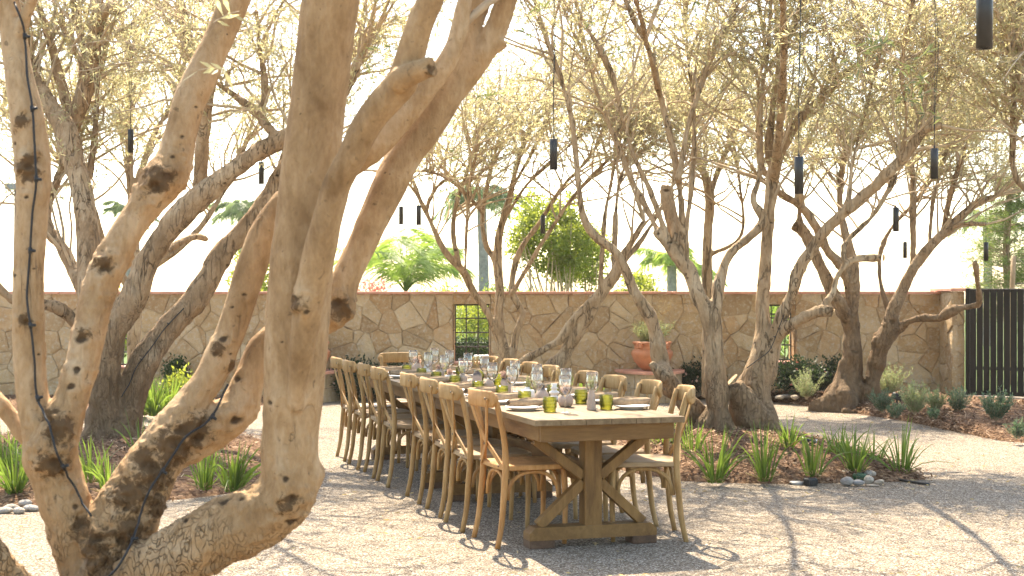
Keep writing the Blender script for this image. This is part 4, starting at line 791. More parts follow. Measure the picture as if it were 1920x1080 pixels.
def make_table(u0, label):
    o = TP_(u0, 0); t = empty('trestle_table', tuple(o), ROT); tag(t, label, 'table', 'dining tables set end to end'); L = TL_ - .004
    nb = 6; w = TW / nb
    for i in range(nb): MB().box((L / 2, -TW / 2 + w * (i + .5), TZ - .0165), (L, w - .002, .033), None, .002).build('top_plank', MAT['table_top'] if 0 else MAT['plank'], t)
    ins = .062; ah = .092; az = TZ - .034 - ah / 2
    for s in (-1, 1): MB().box((L / 2, s * (TW / 2 - ins), az), (L - 2 * ins - .06, .028, ah), None, .003).build('apron', MAT['table_x'], t)
    for x in (ins, L - ins): MB().box((x, 0, az), (.028, TW - 2 * ins + .03, ah), None, .003).build('apron', MAT['table_y'], t)
    trestle(t, .34); trestle(t, L - .34)
    MB().box((L / 2, 0, .405), (L - .68 - .107, .05, .12), None, .003).build('stretcher', MAT['table_x'], t)
    return t
MAT['plank'] = wood('table_plank_wood', (.11, .07, .032), (.19, .128, .064), (.265, .19, .105), (.25, 2.2, 2), 11)
MAT['table_y'] = wood('table_wood_end', (.08, .038, .010), (.17, .088, .025), (.245, .14, .046), (2, .3, 2), 9)
make_table(0, 'brown wooden trestle table, the near one of the two'); make_table(TL_, 'brown wooden trestle table, the far one of the two')

# ------------------------------------------------------------------ cross-back chairs (local +x faces the table)
def make_chair():
    c = empty('cross_back_chair'); m = MAT['chair']
    for s in (-1, 1):
        pts = crom(np.array([(-.245, s * .203, 0), (-.218, s * .196, .13), (-.203, s * .19, .28), (-.19, s * .187, .45), (-.196, s * .184, .60), (-.225, s * .182, .75), (-.255, s * .184, .862)]), .035)
        r = np.interp(pts[:, 2], [0, .28, .45, .8, .87], [.0150, .0185, .019, .0165, .0145]); MB().tube(pts, r, 10).build('back_post', m, c, True)
        pts = crom(np.array([(.175, s * .165, .445), (.183, s * .168, .25), (.176, s * .172, 0)]), .05); r = np.interp(pts[:, 2], [0, .3, .45], [.0135, .0175, .0185]); MB().tube(pts, r, 10).build('leg', m, c, True)
    # curved top rail
    n = 18; V = []; Fs = []
    for i in range(n + 1):
        q = -1 + 2 * i / n; y = q * .212; x = -.262 - .062 * (1 - q * q) + .006; e = min(1, (1 - abs(q)) / .16); hh = .047 * math.sqrt(max(.05, 1 - (1 - e) ** 2)); zc = .838 + .006 * (1 - q * q)
        th = .011
        for dx, dz in ((-th * .5, -hh), (-th, -hh * .8), (-th, hh * .8), (-th * .4, hh), (th * .4, hh), (th, hh * .8), (th, -hh * .8), (th * .5, -hh)): V.append((x + dx, y, zc + dz))
    for i in range(n):
        for k in range(8): j = (k + 1) % 8; Fs.append((i * 8 + k, i * 8 + j, (i + 1) * 8 + j, (i + 1) * 8 + k))
    Fs += [tuple(range(8))[::-1], tuple(n * 8 + k for k in range(8))]
    rail = MB().add(V, Fs).build('backrest_rail', m, c, True); slats = []
    for s in (-1, 1):       # cross slats
        pts = crom(np.array([(-.292, s * .165, .845), (-.275, s * .12, .74), (-.245, s * .03, .60), (-.222, -s * .075, .52), (-.206, -s * .168, .452)]), .03); k = len(pts); T = nrm(np.gradient(pts, axis=0)); X = np.array([1.0, 0, 0]); N = nrm(np.cross(T, X)); B = np.cross(N, T); V = []; Fs = []
        off = .006 * s
        for i in range(k):
            for a, b in ((-1, -1), (1, -1), (1, 1), (-1, 1)): V.append(pts[i] + N[i] * a * .0155 + B[i] * (b * .0042) + X * off)
        for i in range(k - 1):
            for q in range(4): j = (q + 1) % 4; Fs.append((i * 4 + q, i * 4 + j, (i + 1) * 4 + j, (i + 1) * 4 + q))
        Fs += [(3, 2, 1, 0), tuple((k - 1) * 4 + q for q in range(4))]; slats.append(MB().add(V, Fs).build('cross_slat', m, c))
    # seat
    out = [(-.205, -.165), (-.20, -.19), (-.1, -.205), (.08, -.222), (.17, -.205), (.212, -.15), (.222, 0), (.212, .15), (.17, .205), (.08, .222), (-.1, .205), (-.20, .19), (-.205, .165), (-.212, 0)]
    out = crom(np.array(out + out[:1]), .03)[:-1]; n = len(out); V = []; Fs = []
    for sc_, z in ((.93, .432), (1.0, .438), (1.0, .458), (.975, .464), (.80, .462), (.4, .458)): V += [(p[0] * sc_, p[1] * sc_, z) for p in out]
    for k in range(5): Fs += [(k * n + i, k * n + (i + 1) % n, (k + 1) * n + (i + 1) % n, (k + 1) * n + i) for i in range(n)]
    Fs += [tuple(range(n))[::-1], tuple(5 * n + i for i in range(n))]; MB().add(V, Fs).build('seat', MAT['seat'], c)
    def arch(a, b, zt=.418, zb=.265):
        a = np.array(a); b = np.array(b); d = b - a; pts = []
        for q in np.linspace(0, math.pi, 15): e = .5 - .5 * math.cos(q); zz = zb + (zt - zb) * min(1, math.sin(q) ** .75 * 1.02); pts.append((*(a + d * e), zz))
        pts = [(a[0], a[1], zb)] + pts[1:-1] + [(b[0], b[1], zb)]; MB().tube(pts, .0115, 8).build('arch_brace', m, c, True)
    f = .150; g = .150
    arch((-.178, -f), (-.178, f)); arch((.158, -g + .012), (.158, g - .012)); arch((-.168, -.162), (.148, -.148)); arch((-.168, .162), (.148, .148))
    scr = MB().lathe([(.0001, .004), (.006, .003), (.0075, 0)], 8, cap0=False, cap1=False).mesh('screw')
    for x, y, z in ((-.306, .163, .845), (-.306, -.163, .845), (-.222, .155, .462), (-.222, -.155, .462), (-.252, 0, .575)):
        o = link('screw', scr, MAT['screw'], rail if z > .8 else slats[0 if y < 0 else 1]); o.location = (x, y, z); o.rotation_euler = (0, -math.pi / 2, 0)
    return c
proto = make_chair(); first = [True]
def place_chair(rear_a, rear_b, label, toward, warm=False):
    """rear_a, rear_b: ground points of the two rear feet; toward: +1 when the seat lies along +VD side"""
    a, b = np.array(rear_a[:2]), np.array(rear_b[:2]); m = (a + b) / 2; d = nrm(b - a); f = np.array([-d[1], d[0]])
    if np.dot(f, toward[:2]) < 0: f = -f
    c0 = m + f * .245; o = proto if first[0] else copy_tree(proto); first[0] = False
    o.location = (c0[0], c0[1], 0); o.rotation_euler = (0, 0, math.atan2(f[1], f[0])); tag(o, label, 'chair', 'cross-back chairs round the table')
    mt = MAT['chair_warm'] if warm else MAT[random.Random(label).choice(['chair', 'chair', 'chair_b', 'chair_c'])]
    for ch in o.children:
        nm = ch.name.split('.')[0]
        if nm == 'screw': continue
        ch.material_slots[0].link = 'OBJECT'; ch.material_slots[0].material = MAT['seat'] if nm == 'seat' and not warm else mt
    return o
ords = ['first', 'second', 'third', 'fourth', 'fifth', 'sixth', 'seventh', 'eighth']
left_feet = [((885.5, 1006.4), (936, 1031)), ((832, 977.5), (870, 1000.8)), ((798.8, 953.1), (827, 972.6)), ((761.6, 929.7), (786.6, 946.6)), ((705.6, 900.6), (728.8, 916)), ((682.5, 884.7), (700.7, 897.8)), ((652.5, 869.7), (672.2, 882.3)), ((630.4, 854.7), (647.3, 866.5))]
for i, (a, b) in enumerate(left_feet):
    A, B = G(*a), G(*b); mid = (A + B) / 2; d = nrm(B - A); A = mid - d * .205; B = mid + d * .205
    place_chair(A, B, ('orange tinted cross-back chair nearest the camera on the left of the table' if i == 0 else f'light wooden cross-back chair, {ords[i]} from the near end on the table\'s left side'), VD, i == 0)
rb0 = (G(1306.9, 1016.6) + G(1249.7, 993)) / 2
for i in range(8):
    du = .565 * i + (.28 if i > 3 else 0); jit = RNG.normal(0, .012, 2); m = rb0 + UD * (du + jit[0]) + VD * jit[1]; ang = .24 if i == 0 else RNG.normal(0, .03); d = UD * math.cos(ang) + VD * math.sin(ang)
    place_chair(m + d * .205, m - d * .205, f'light wooden cross-back chair, {ords[i]} from the near end on the table\'s right side', -VD)
m = TP_(2 * TL_ + .50, .05); place_chair(m + VD * .205, m - VD * .205, 'light wooden cross-back chair alone at the far head of the table', -UD)

# ------------------------------------------------------------------ tableware
def wine_glass():
    g = empty('wine_glass'); p = [(.034, 0), (.036, .0015), (.020, .004), (.006, .009), (.0042, .02), (.0038, .05), (.0042, .082), (.009, .092), (.024, .106), (.036, .125), (.0405, .145), (.0400, .165), (.036, .195), (.0325, .218)]
    inn = [(.0318, .218), (.0352, .195), (.0392, .165), (.0397, .146), (.0352, .126), (.023, .108), (.006, .095), (.0005, .093)]
    MB().lathe(p[:7], 20).build('stem', MAT['clear_glass'], g, True); MB().lathe(p[6:] + inn, 24, cap0=False).build('bowl', MAT['clear_glass'], g, True); return g
def tumbler():
    g = empty('tumbler'); p = [(.0005, .002), (.034, .0), (.0355, .004), (.0355, .020), (.0400, .024), (.0405, .030), (.0405, .085), (.0395, .0865), (.0372, .085), (.0370, .03), (.033, .024), (.0325, .014), (.0005, .012)]
    mb = MB(); mb.lathe(p, 28, cap0=False)
    for z in (.030, .048, .066): mb.lathe([(.0408, z - .0035), (.0418, z), (.0408, z + .0035)], 28, cap0=False)
    mb.build('glass_body', MAT['green_glass'], g, True); return g
def plate():
    g = empty('plate'); p = [(.0005, .004), (.058, .004), (.060, .0), (.066, .0), (.068, .006), (.092, .013), (.108, .019), (.1085, .0215), (.105, .0225), (.09, .0175), (.068, .0115), (.0005, .0105)]
    pb = MB().lathe(p, 40, cap0=False).build('plate_body', MAT['ceramic'], g, True); mb = MB(); n = 44
    for i in range(n): a = 2 * math.pi * i / n; mb.lathe([(.0005, .004), (.0034, .0025), (.0048, 0)], 6, (.105 * math.cos(a), .105 * math.sin(a), .0215), cap0=False)
    mb.build('beaded_rim', MAT['ceramic'], pb, True)['kind'] = 'stuff'; return g
def napkin(seed):
    r = np.random.default_rng(seed); g = empty('rolled_napkin'); L = .25; n = 18; K = 22; V = []; Fs = []; x = np.linspace(-L / 2, L / 2, K); pp = np.array([[q, 0, 0] for q in x])
    tw = r.uniform(2, 4); ph = r.uniform(0, 6)
    for k in range(K):
        for i in range(n):
            a = 2 * math.pi * i / n; rr = .0255 + .0022 * math.sin(a * 2 + x[k] * 40 * tw / 4 + ph) + .0016 * math.sin(5 * a + x[k] * 70) + r.normal(0, .0004) - (.004 * max(0, abs(x[k]) / (L / 2) - .85) / .15)
            V.append((x[k] + .006 * math.sin(a + ph) * (1 if abs(x[k]) > L * .45 else 0), rr * 1.12 * math.cos(a), .0225 + rr * .86 * math.sin(a)))
    for k in range(K - 1): Fs += [(k * n + i, k * n + (i + 1) % n, (k + 1) * n + (i + 1) % n, (k + 1) * n + i) for i in range(n)]
    MB().add(V, Fs).build('cloth_roll', MAT['napkin'], g, True)
    for s in (-1, 1):   # spiral of cloth edges seen at each end
        pts = [(s * (L / 2 - .006), (.003 + .0034 * q) * 1.1 * math.cos(q), .0225 + (.003 + .0034 * q) * .86 * math.sin(q)) for q in np.linspace(0, 6.3, 30)]
        MB().tube(pts, .0024, 5).build('rolled_end', MAT['napkin'], g, True)
    V = []; pts = crom(np.array([(-.105, -.0275, .028), (-.04, -.012, .0465), (.03, .006, .0478), (.095, .024, .034)]), .012)
    MB().tube(pts, .0022, 5).build('cloth_hem', MAT['napkin'], g, True); return g
def vase_set(kind):
    v = empty('bud_vase')
    prof = {'taper': [(.026, 0), (.027, .004), (.024, .06), (.017, .105), (.0125, .125), (.0135, .132), (.011, .132), (.010, .11)],
            'round': [(.030, 0), (.040, .008), (.047, .030), (.044, .056), (.028, .082), (.0165, .094), (.0165, .112), (.019, .116), (.015, .116), (.013, .095)],
            'dome': [(.033, 0), (.035, .004), (.0352, .085), (.031, .105), (.021, .120), (.013, .126), (.0125, .131), (.010, .131), (.009, .12)],
            'house': [(.036, 0), (.038, .004), (.038, .062), (.034, .074), (.014, .094), (.012, .100), (.010, .100), (.009, .09)],
            'low': [(.042, 0), (.047, .006), (.047, .048), (.041, .060), (.022, .064), (.017, .070), (.017, .078), (.013, .078), (.012, .066)],
            'ring': [(.020, 0), (.036, .006), (.040, .020), (.022, .034), (.020, .040), (.032, .048), (.034, .058), (.018, .068), (.016, .074), (.026, .082), (.015, .094), (.018, .112), (.014, .112), (.012, .09)]}[kind]
    MB().lathe(prof, 22).build('vase_body', MAT[{'taper': 'vase_clay', 'round': 'vase_dark', 'dome': 'vase_dark', 'house': 'vase_clay', 'low': 'vase_white', 'ring': 'vase_white'}[kind]], v, True); return v, prof[-3][1]
def flowers(kind, seed):
    r = np.random.default_rng(seed); g = empty('dried_flowers'); n = {'pampas': 3, 'blossom': 7, 'sprig': 8}[kind]; a = r.uniform(0, 6.28, n); sp = r.uniform(.1, .45, n); L = r.uniform(.07, .10, n) if kind == 'pampas' else r.uniform(.03, .06, n) if kind == 'blossom' else r.uniform(.07, .13, n)
    K = 5; t_ = np.linspace(0, 1, K); d = np.stack([np.cos(a) * sp, np.sin(a) * sp, np.ones(n)], 1); PP = d[:, None] * (L[:, None] * t_[None])[..., None] + np.array([0, 0, -.05]); PP[:, 0] *= [0.2, .2, 1]
    V, Q = vtubes(PP, np.full((n, K), .0009), 4); link('stems', big_mesh('stems', V, Q), MAT['straw'], g)['kind'] = 'stuff'
    if kind == 'pampas':
        for i in range(n):
            e = PP[i, -1]; dd = nrm(d[i]); pts = [e + dd * q for q in (0, .012, .03, .05, .062)]; MB().tube(pts, [.002, .0065, .0075, .005, .001], 7).build('tail', MAT['straw'], g, True)
        m = 700; ii = r.integers(0, n, m); s = r.uniform(0, .058, m); pos = PP[ii, -1] + nrm(d[ii]) * s[:, None]; V, Q = leaves(pos, nrm(r.normal(0, 1, (m, 3)) + [0, 0, 1.0]), r.uniform(.010, .018, m), .0012, r); link('bristles', big_mesh('bristles', V, Q), MAT['straw'], g)['kind'] = 'stuff'
    elif kind == 'blossom':
        m = 46; ii = np.repeat(np.arange(n), m); pos = PP[ii, -1] + r.normal(0, .0095, (n * m, 3)); V, Q = leaves(pos, nrm(r.normal(0, 1, (n * m, 3))), r.uniform(.010, .017, n * m), .011, r); link('petals', big_mesh('petals', V, Q), MAT['petal_pink'], g)['kind'] = 'stuff'
    else:
        m = 40; ii = np.repeat(np.arange(n), m); q = r.uniform(.3, 1, n * m)[:, None]; pos = PP[ii, 0] * (1 - q) + PP[ii, -1] * q; V, Q = leaves(pos, nrm(r.normal(0, .6, (n * m, 3)) + [0, 0, 1]), r.uniform(.012, .022, n * m), .003, r); link('foliage', big_mesh('foliage', V, Q), MAT['sprig'], g)['kind'] = 'stuff'
    return g
wg, tb_, pl_ = wine_glass(), tumbler(), plate(); np_ = [napkin(1), napkin(2)]; used = set()
def put(src, u, v, z, rz, label, cat, group):
    o = src if src.name not in used else copy_tree(src); used.add(src.name); q = TP_(u, v, z); o.location = tuple(q); o.rotation_euler = (0, 0, rz); tag(o, label, cat, group); return o
ul = [.66, 1.17, 1.74, 2.26, 2.98, 3.52, 4.06, 4.60]; ur = [.57, 1.04, 1.58, 2.12, 2.92, 3.46, 4.02, 4.56]
for side, us in (('left', ul), ('right', ur)):
    s = -1 if side == 'left' else 1
    for i, u in enumerate(us):
        j = RNG.normal(0, .008, 8); vp = -.29 if s < 0 else .34; z = TZ + .001
        put(pl_, u + j[0], vp + j[1], z, j[2], f'white beaded plate, {ords[i]} from the near end on the table\'s {side} side', 'plate', 'plates on the table')
        put(np_[i % 2], u + j[0] + .004, vp + j[1] + (.03 if s < 0 else -.02), z + .0235, TH + RNG.normal(0, .05) + (math.pi if i % 3 == 1 else 0), f'rolled brown linen napkin, {ords[i]} from the near end on the {side} side', 'napkin', 'rolled napkins on the plates')
        if s < 0: tu, tv, wu, wv = u - .16, -.18, u - .265, -.13
        else: tu, tv, wu, wv = u + .0, .185, u + .10, .12
        put(tb_, tu + j[3], tv + j[4], z, RNG.uniform(0, 6), f'green glass tumbler, {ords[i]} from the near end along the table\'s {side} side', 'tumbler', 'green tumblers on the table')
        put(wg, wu + j[5], wv + j[6], z, RNG.uniform(0, 6), f'empty wine glass, {ords[i]} from the near end along the table\'s {side} side', 'wine glass', 'wine glasses on the table')
vs = [('taper', 'sprig', .56, .085, 'tall tapered taupe bud vase nearest the near end of the table'), ('round', 'blossom', .84, .02, 'round bud vase with dark neck and pink blossoms near the table\'s near end'), ('round', None, 1.12, -.04, 'empty round dark topped bud vase behind the near wine glasses'), ('ring', 'pampas', 1.30, .10, 'white ringed bud vase with straw tails, nearer one'), ('low', 'sprig', 1.52, -.01, 'low white bud vase with green sprigs, nearer one'), ('dome', 'blossom', 1.92, -.04, 'dome shaped dark topped vase holding pale pink blossoms'), ('house', None, 2.10, -.11, 'small plain taupe vase standing before the dome shaped vase'), ('dome', 'pampas', 2.62, -.05, 'dark topped vase with straw tails at the joint of the tables'), ('house', None, 2.86, -.10, 'gable shaped taupe vase just past the joint of the tables'), ('low', 'blossom', 3.32, -.07, 'low white bud vase with pale blossoms on the far table'), ('house', 'blossom', 3.72, -.06, 'gable shaped taupe vase with blossoms on the far table'), ('ring', 'pampas', 4.05, -.09, 'white ringed vase with straw tails on the far table'), ('taper', 'sprig', 4.40, .02, 'tapered taupe vase with sprigs towards the table\'s far end'), ('round', 'blossom', 4.80, .0, 'round dark necked vase farthest along the table')]
for i, (k, fl, u, v, lab) in enumerate(vs):
    o, hz = vase_set(k); o.location = tuple(TP_(u, v, TZ + .001)); o.rotation_euler = (0, 0, RNG.uniform(0, 6)); tag(o, lab, 'vase', 'bud vases along the table')
    if fl:
        g = flowers(fl, 40 + i); g.location = tuple(TP_(u, v, TZ + .001 + hz)); tag(g, {'pampas': 'straw coloured bunny tail grass', 'blossom': 'pale pink dried blossoms', 'sprig': 'muted green dried sprigs'}[fl] + ' in the ' + lab, 'flowers', 'dried flowers in the vases')
        w = g['label'].split(); g['label'] = ' '.join(w[:16])

# ------------------------------------------------------------------ hanging lamps
def pendant():
    g = empty('hanging_lamp'); cyl = MB().lathe([(.020, .004), (.0225, .0), (.027, .0), (.027, .215), (.025, .2175), (.0005, .2175)], 22, cap0=False).build('lamp_cylinder', MAT['black_metal'], g, True)
    MB().lathe([(.0005, .012), (.0235, .012)], 18, cap0=False).build('lens', MAT['black_plastic'], cyl); MB().lathe([(.006, .2175), (.006, .235), (.0025, .24)], 10).build('cord_grip', MAT['black_metal'], cyl, True); return g
lp = pendant()
lamps = [(1846, 91, 4.75, 'big near black cylinder lamp cut by the top right corner'), (1498, 363, 8.4, 'black cylinder lamp hanging before the big double olive'), (1038, 318, 10.1, 'black cylinder lamp hanging above the right hand chairs'), (1752, 335, 10.2, 'black cylinder lamp hanging from the long right limb tip'), (1680, 434, 12.8, 'black cylinder lamp hanging left of the gate olive'), (1697, 484, 19.0, 'smallest black cylinder lamp between the right olives'), (1849, 489, 16.6, 'black cylinder lamp hanging above the gate pillar'), (785, 422, 15.6, 'right one of two black lamps side by side left of centre'), (752, 421, 17.2, 'left one of two black lamps side by side left of centre'), (1018, 438, 16.8, 'black cylinder lamp before the bright green bush'), (245, 286, 13.4, 'black cylinder lamp hanging between the left olive limbs'), (490, 345, 14.0, 'black cylinder lamp hanging left of the thickest near trunk'), (485, 455, 17.6, 'small black lamp half hidden left of the thickest trunk'), (9, 198, 18.6, 'small black lamp at the far left edge')]
for i, (px, py, d, lab) in enumerate(lamps):
    o = lp if i == 0 else copy_tree(lp); q = P(px, py, d); o.location = tuple(q); tag(o, lab, 'lamp', 'hanging cylinder lamps')
    top = max(q[2] + .24 + .9, {0: 3.6, 1: 3.9}.get(i, 3.6)); L = top - q[2] - .24; r = RNG.normal(0, .012, 2)
    MB().tube(crom(np.array([(0, 0, .24), (r[0] * .4, r[1] * .4, .24 + L * .3), (r[0] + .01, r[1], .24 + L * .65), (0, 0, .24 + L)]), .1), .0022, 5).build('cord', MAT['cable'], o)

# single leafy shoots hanging nearer than the crowns
def spray(root, spots, mat, L, seed):
    r = np.random.default_rng(seed); Vs = []; Qs = []; k = 0; TPs = []
    for px, py, d, m, sp in spots:
        c = P(px, py, d); a = nrm(r.normal(0, 1, 3) * [1, .6, .5]); ln = sp * d / F; K = 6; pts = np.array([c + a * ln * (q - .5) + np.array([0, 0, -.25 * ln * (q - .5) ** 2]) for q in np.linspace(0, 1, K)]); TPs.append(pts)
        t_ = r.uniform(0, K - 1.01, m); kk = t_.astype(int); pos = pts[kk] + (pts[kk + 1] - pts[kk]) * (t_ - kk)[:, None]; V, Q = leaves(pos, nrm(a * .6 + r.normal(0, .6, (m, 3))), r.uniform(.7, 1.2, m) * L, L * .21, r); Vs.append(V); Qs.append(Q + k); k += len(V)
    inv = Matrix.Translation(-Vector(root.location)); o = link('leafy_shoots', big_mesh('leafy_shoots', np.vstack(Vs), np.vstack(Qs)), MAT[mat], root); o['kind'] = 'stuff'; o.matrix_parent_inverse = inv
    V, Q = vtubes(np.array(TPs), np.full((len(TPs), 6), .0016), 4); o = link('shoot_stems', big_mesh('shoot_stems', V, Q), MAT['twig'], root); o['kind'] = 'stuff'; o.matrix_parent_inverse = inv
sp_ = [(1690 + a, 130 + b, 7.6 + c, 12, 60) for a, b, c in RNG.normal(0, 1, (9, 3)) * [45, 38, .4]] + [(1620 + a, 100 + b, 7.6 + c, 8, 50) for a, b, c in RNG.normal(0, 1, (5, 3)) * [30, 20, .4]] + [(1000, 22, 9, 14, 50), (985, 60, 9, 8, 40), (912, 182, 9, 16, 50), (925, 178, 9, 10, 40), (845, 295, 9, 8, 40), (1150, 100, 9, 8, 40), (1305, 10, 9, 10, 40), (1105, 45, 9, 6, 40), (845, 345, 13, 20, 70), (830, 360, 13, 16, 60), (770, 60, 9, 16, 60), (720, 90, 9, 14, 60), (690, 130, 9, 12, 50)]
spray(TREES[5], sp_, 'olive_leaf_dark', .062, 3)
spray(TREES[0], [(398, 128, 4.2, 7, 60), (425, 28, 4.2, 6, 60)], 'olive_leaf', .075, 5)
# string light cables on the trunks
def on_front(pts, d0, d1, lift=.0):
    L = np.linspace(0, 1, len(pts)); return crom(np.array([P(p[0], p[1], d0 + (d1 - d0) * t_ - lift) for p, t_ in zip(pts, L)]), .03)
TRV = {}
def project_to(root, pts2):
    """lay a row of picture points on the front surface of a trunk"""
    tr_ = [c for c in root.children if c.name.startswith('trunk')][0].data; n = len(tr_.vertices)
    if root.name not in TRV: V = np.empty(n * 3, np.float32); tr_.vertices.foreach_get('co', V); TRV[root.name] = V.reshape(-1, 3).astype(float)
    V = TRV[root.name]; sx = V[:, 0] / V[:, 1] * F + CX; sy = HY - (V[:, 2] - H) / V[:, 1] * F; out = []
    q = crom(np.array([(a, b, 0) for a, b in pts2], float), 9)
    for a, b, _ in q:
        d2 = (sx - a) ** 2 + (sy - b) ** 2; k = np.where(d2 < 12 ** 2)[0]
        if len(k) == 0: continue
        y = V[k, 1].min(); out.append(P(a, b, y) + np.array([0, -.006, 0]))
    return np.array(out)
def string_light(root, pts2, label, every=14, r=.0038, br=.008):
    w = project_to(root, pts2)
    if len(w) < 4: return
    for _ in range(3): w[1:-1, 1] = np.minimum(w[1:-1, 1], (w[:-2, 1] + w[2:, 1]) / 2)
    g = empty('light_cable', tuple(w[0])); tag(g, label, 'cable', 'light cables on the olive trunks'); MB().tube(w - w[0], r, 6).build('cord', MAT['cable'], g, True)
    for k in range(every // 2, len(w) - 1, every):
        c = w[k] - w[0]; t_ = nrm(w[k + 1] - w[k - 1]); MB().tube([c - t_ * br * 1.2, c + t_ * br * 1.2], br * .8, 8).build('socket', MAT['black_plastic'], g, True)
        s = nrm(np.cross(t_, [0, 1, 0])) * (1 if k % 2 else -1); MB().tube([c, c + s * br * 2.2 + np.array([0, -.004, 0])], [br * .7, br * .55], 8).build('bulb', MAT['black_plastic'], g, True)
string_light(TREES[0], [(28, 5), (47, 60), (52, 140), (62, 205), (67, 290), (69, 345), (62, 400), (57, 480), (52, 560), (60, 620), (66, 680), (70, 738), (95, 800), (108, 850), (140, 910), (172, 968)], 'black light cable running down the leftmost near trunk')
string_light(TREES[0], [(428, 720), (405, 770), (385, 795), (350, 818), (318, 865), (290, 905), (272, 940), (255, 1000), (225, 1058), (205, 1080)], 'black light cable over the low fork of the near tree')
string_light(TREES[1], [(345, 578), (310, 615), (285, 650), (255, 690), (243, 720), (228, 745)], 'thin black light cable along the left olive\'s leaning limb', 8, .005, .009)
string_light(TREES[5], [(1470, 590), (1450, 640), (1440, 660), (1420, 675), (1400, 690)], 'thin black light cable wound round the double olive trunk', 9, .004, .008)

# ------------------------------------------------------------------ low plants
def clump(px, py, z, nb, L, label, seed, spread=.6, cls='strappy_grass', mat='blade', w=.013):
    r = np.random.default_rng(seed); q = G(px, py, z); g = empty(cls, tuple(q)); tag(g, label, 'grass clump', 'strappy grass clumps'); K = 6; t_ = np.linspace(0, 1, K); a = r.uniform(0, 6.28, nb); s = np.abs(r.normal(0, spread * .55, nb)) + .05; LL = L * r.uniform(.55, 1.1, nb)
    d = nrm(np.stack([np.cos(a) * s, np.sin(a) * s, np.ones(nb)], 1)); b = np.stack([np.cos(a), np.sin(a), np.zeros(nb)], 1) * r.uniform(.005, .06, nb)[:, None]
    side = nrm(np.cross(d, r.normal(0, 1, (nb, 3)))); h = np.stack([np.cos(a), np.sin(a), np.zeros(nb)], 1)
    C = b[:, None] + d[:, None] * (LL[:, None] * t_[None])[..., None] + (h * (s * .5)[:, None])[:, None] * (LL[:, None] * t_[None] ** 2.4)[..., None] - np.array([0, 0, 1]) * ((s * LL)[:, None] * .55 * t_[None] ** 3)[..., None]
    W = w * .5 * r.uniform(.7, 1.2, nb)[:, None] * np.array([.7, 1, 1, .85, .55, .06])[None]; Lf = C - side[:, None] * W[..., None]; Rt = C + side[:, None] * W[..., None]; V = np.stack([Lf, Rt], 2).reshape(-1, 3); i = np.arange(nb * K * 2).reshape(nb, K, 2); Q = np.stack([i[:, :-1, 0], i[:, :-1, 1], i[:, 1:, 1], i[:, 1:, 0]], -1).reshape(-1, 4)
    link('blades', big_mesh('blades', V, Q), MAT[mat], g, True)['kind'] = 'stuff'
    m = 18; a = r.uniform(0, 6.28, m); dd = np.stack([np.cos(a) * 1.2, np.sin(a) * 1.2, np.full(m, .55)], 1); PP = (dd[:, None] * (r.uniform(.05, .12, m)[:, None] * np.linspace(0, 1, 4)[None])[..., None]); V, Q = vtubes(PP, np.full((m, 4), .003), 3); link('dry_leaves', big_mesh('dry_leaves', V, Q), MAT['straw'], g)['kind'] = 'stuff'
R_ = 'on the mulch mound right of the table'
cl = [(1340, 905, .03, 60, .50, 'bright strappy grass clump at the left tip of the right mulch mound', .62), (1432, 902, .03, 62, .50, 'upright strappy grass clump in front of the double trunk', .34), (1525, 893, .05, 40, .46, 'strappy grass clump right behind the black ring lamp', .55), (1602, 890, .04, 75, .48, 'dense strappy grass clump among the river stones', .5), (1575, 868, .08, 55, .44, 'strappy grass clump behind the one among the stones', .5), (1638, 880, .04, 30, .38, 'small strappy grass clump right of the stones', .5), (1690, 893, .02, 38, .52, 'open fan shaped strappy grass clump at the mound\'s right tip', .7), (1478, 838, .20, 55, .34, 'sunlit strappy grass clump behind the double trunk\'s right foot', .5), (1300, 868, .06, 40, .44, 'strappy grass clump seen behind the nearest right hand chair', .6), (1245, 858, .05, 60, .46, 'bright strappy grass clump seen under the nearest right chairs', .6), (1215, 845, .04, 50, .40, 'bright strappy grass clump seen between the right chairs and trestle', .6),
      (28, 925, .05, 60, .44, 'strappy grass clump at the left edge behind the near tree', .6), (70, 905, .07, 50, .44, 'strappy grass clump seen left of the leftmost near trunk', .6), (5, 890, .07, 50, .44, 'strappy grass clump cut by the left picture edge', .6), (205, 930, .07, 45, .38, 'strappy grass clump seen in the fork of the near tree', .5), (437, 922, .05, 60, .42, 'strappy grass clump under the near tree\'s arching low limb', .55), (382, 918, .06, 35, .36, 'small strappy grass clump left of the arching low limb', .5), (262, 848, .12, 16, .36, 'sparse strappy grass tuft beside the gnarled left trunk', .4), (172, 905, .10, 24, .34, 'thin strappy grass tuft at the foot of the left olive', .45),
      (262, 776, .05, 60, .46, 'dark green grass clump by the wall, leftmost', .6), (290, 780, .05, 65, .48, 'dark green grass clump by the wall, middle', .6), (318, 777, .05, 60, .46, 'dark green grass clump by the wall, rightmost', .6), (1083, 760, .04, 45, .42, 'bright grass clump far behind the right chairs near the leaning olive', .6), (1103, 768, .04, 40, .42, 'bright grass clump just right of the leaning olive base', .6)]
for i, (px, py, z, nb, L, lab, sp) in enumerate(cl): q_ = random.Random(i); clump(px, py, z, int(nb * (q_.uniform(.6, .95) if i < 11 else q_.uniform(.9, 1.3))), L * (q_.uniform(.75, 1.02) if i < 11 else q_.uniform(.95, 1.2)), lab, 300 + i, sp * q_.uniform(.8, 1.3), w=.014 if i < 19 else .02)
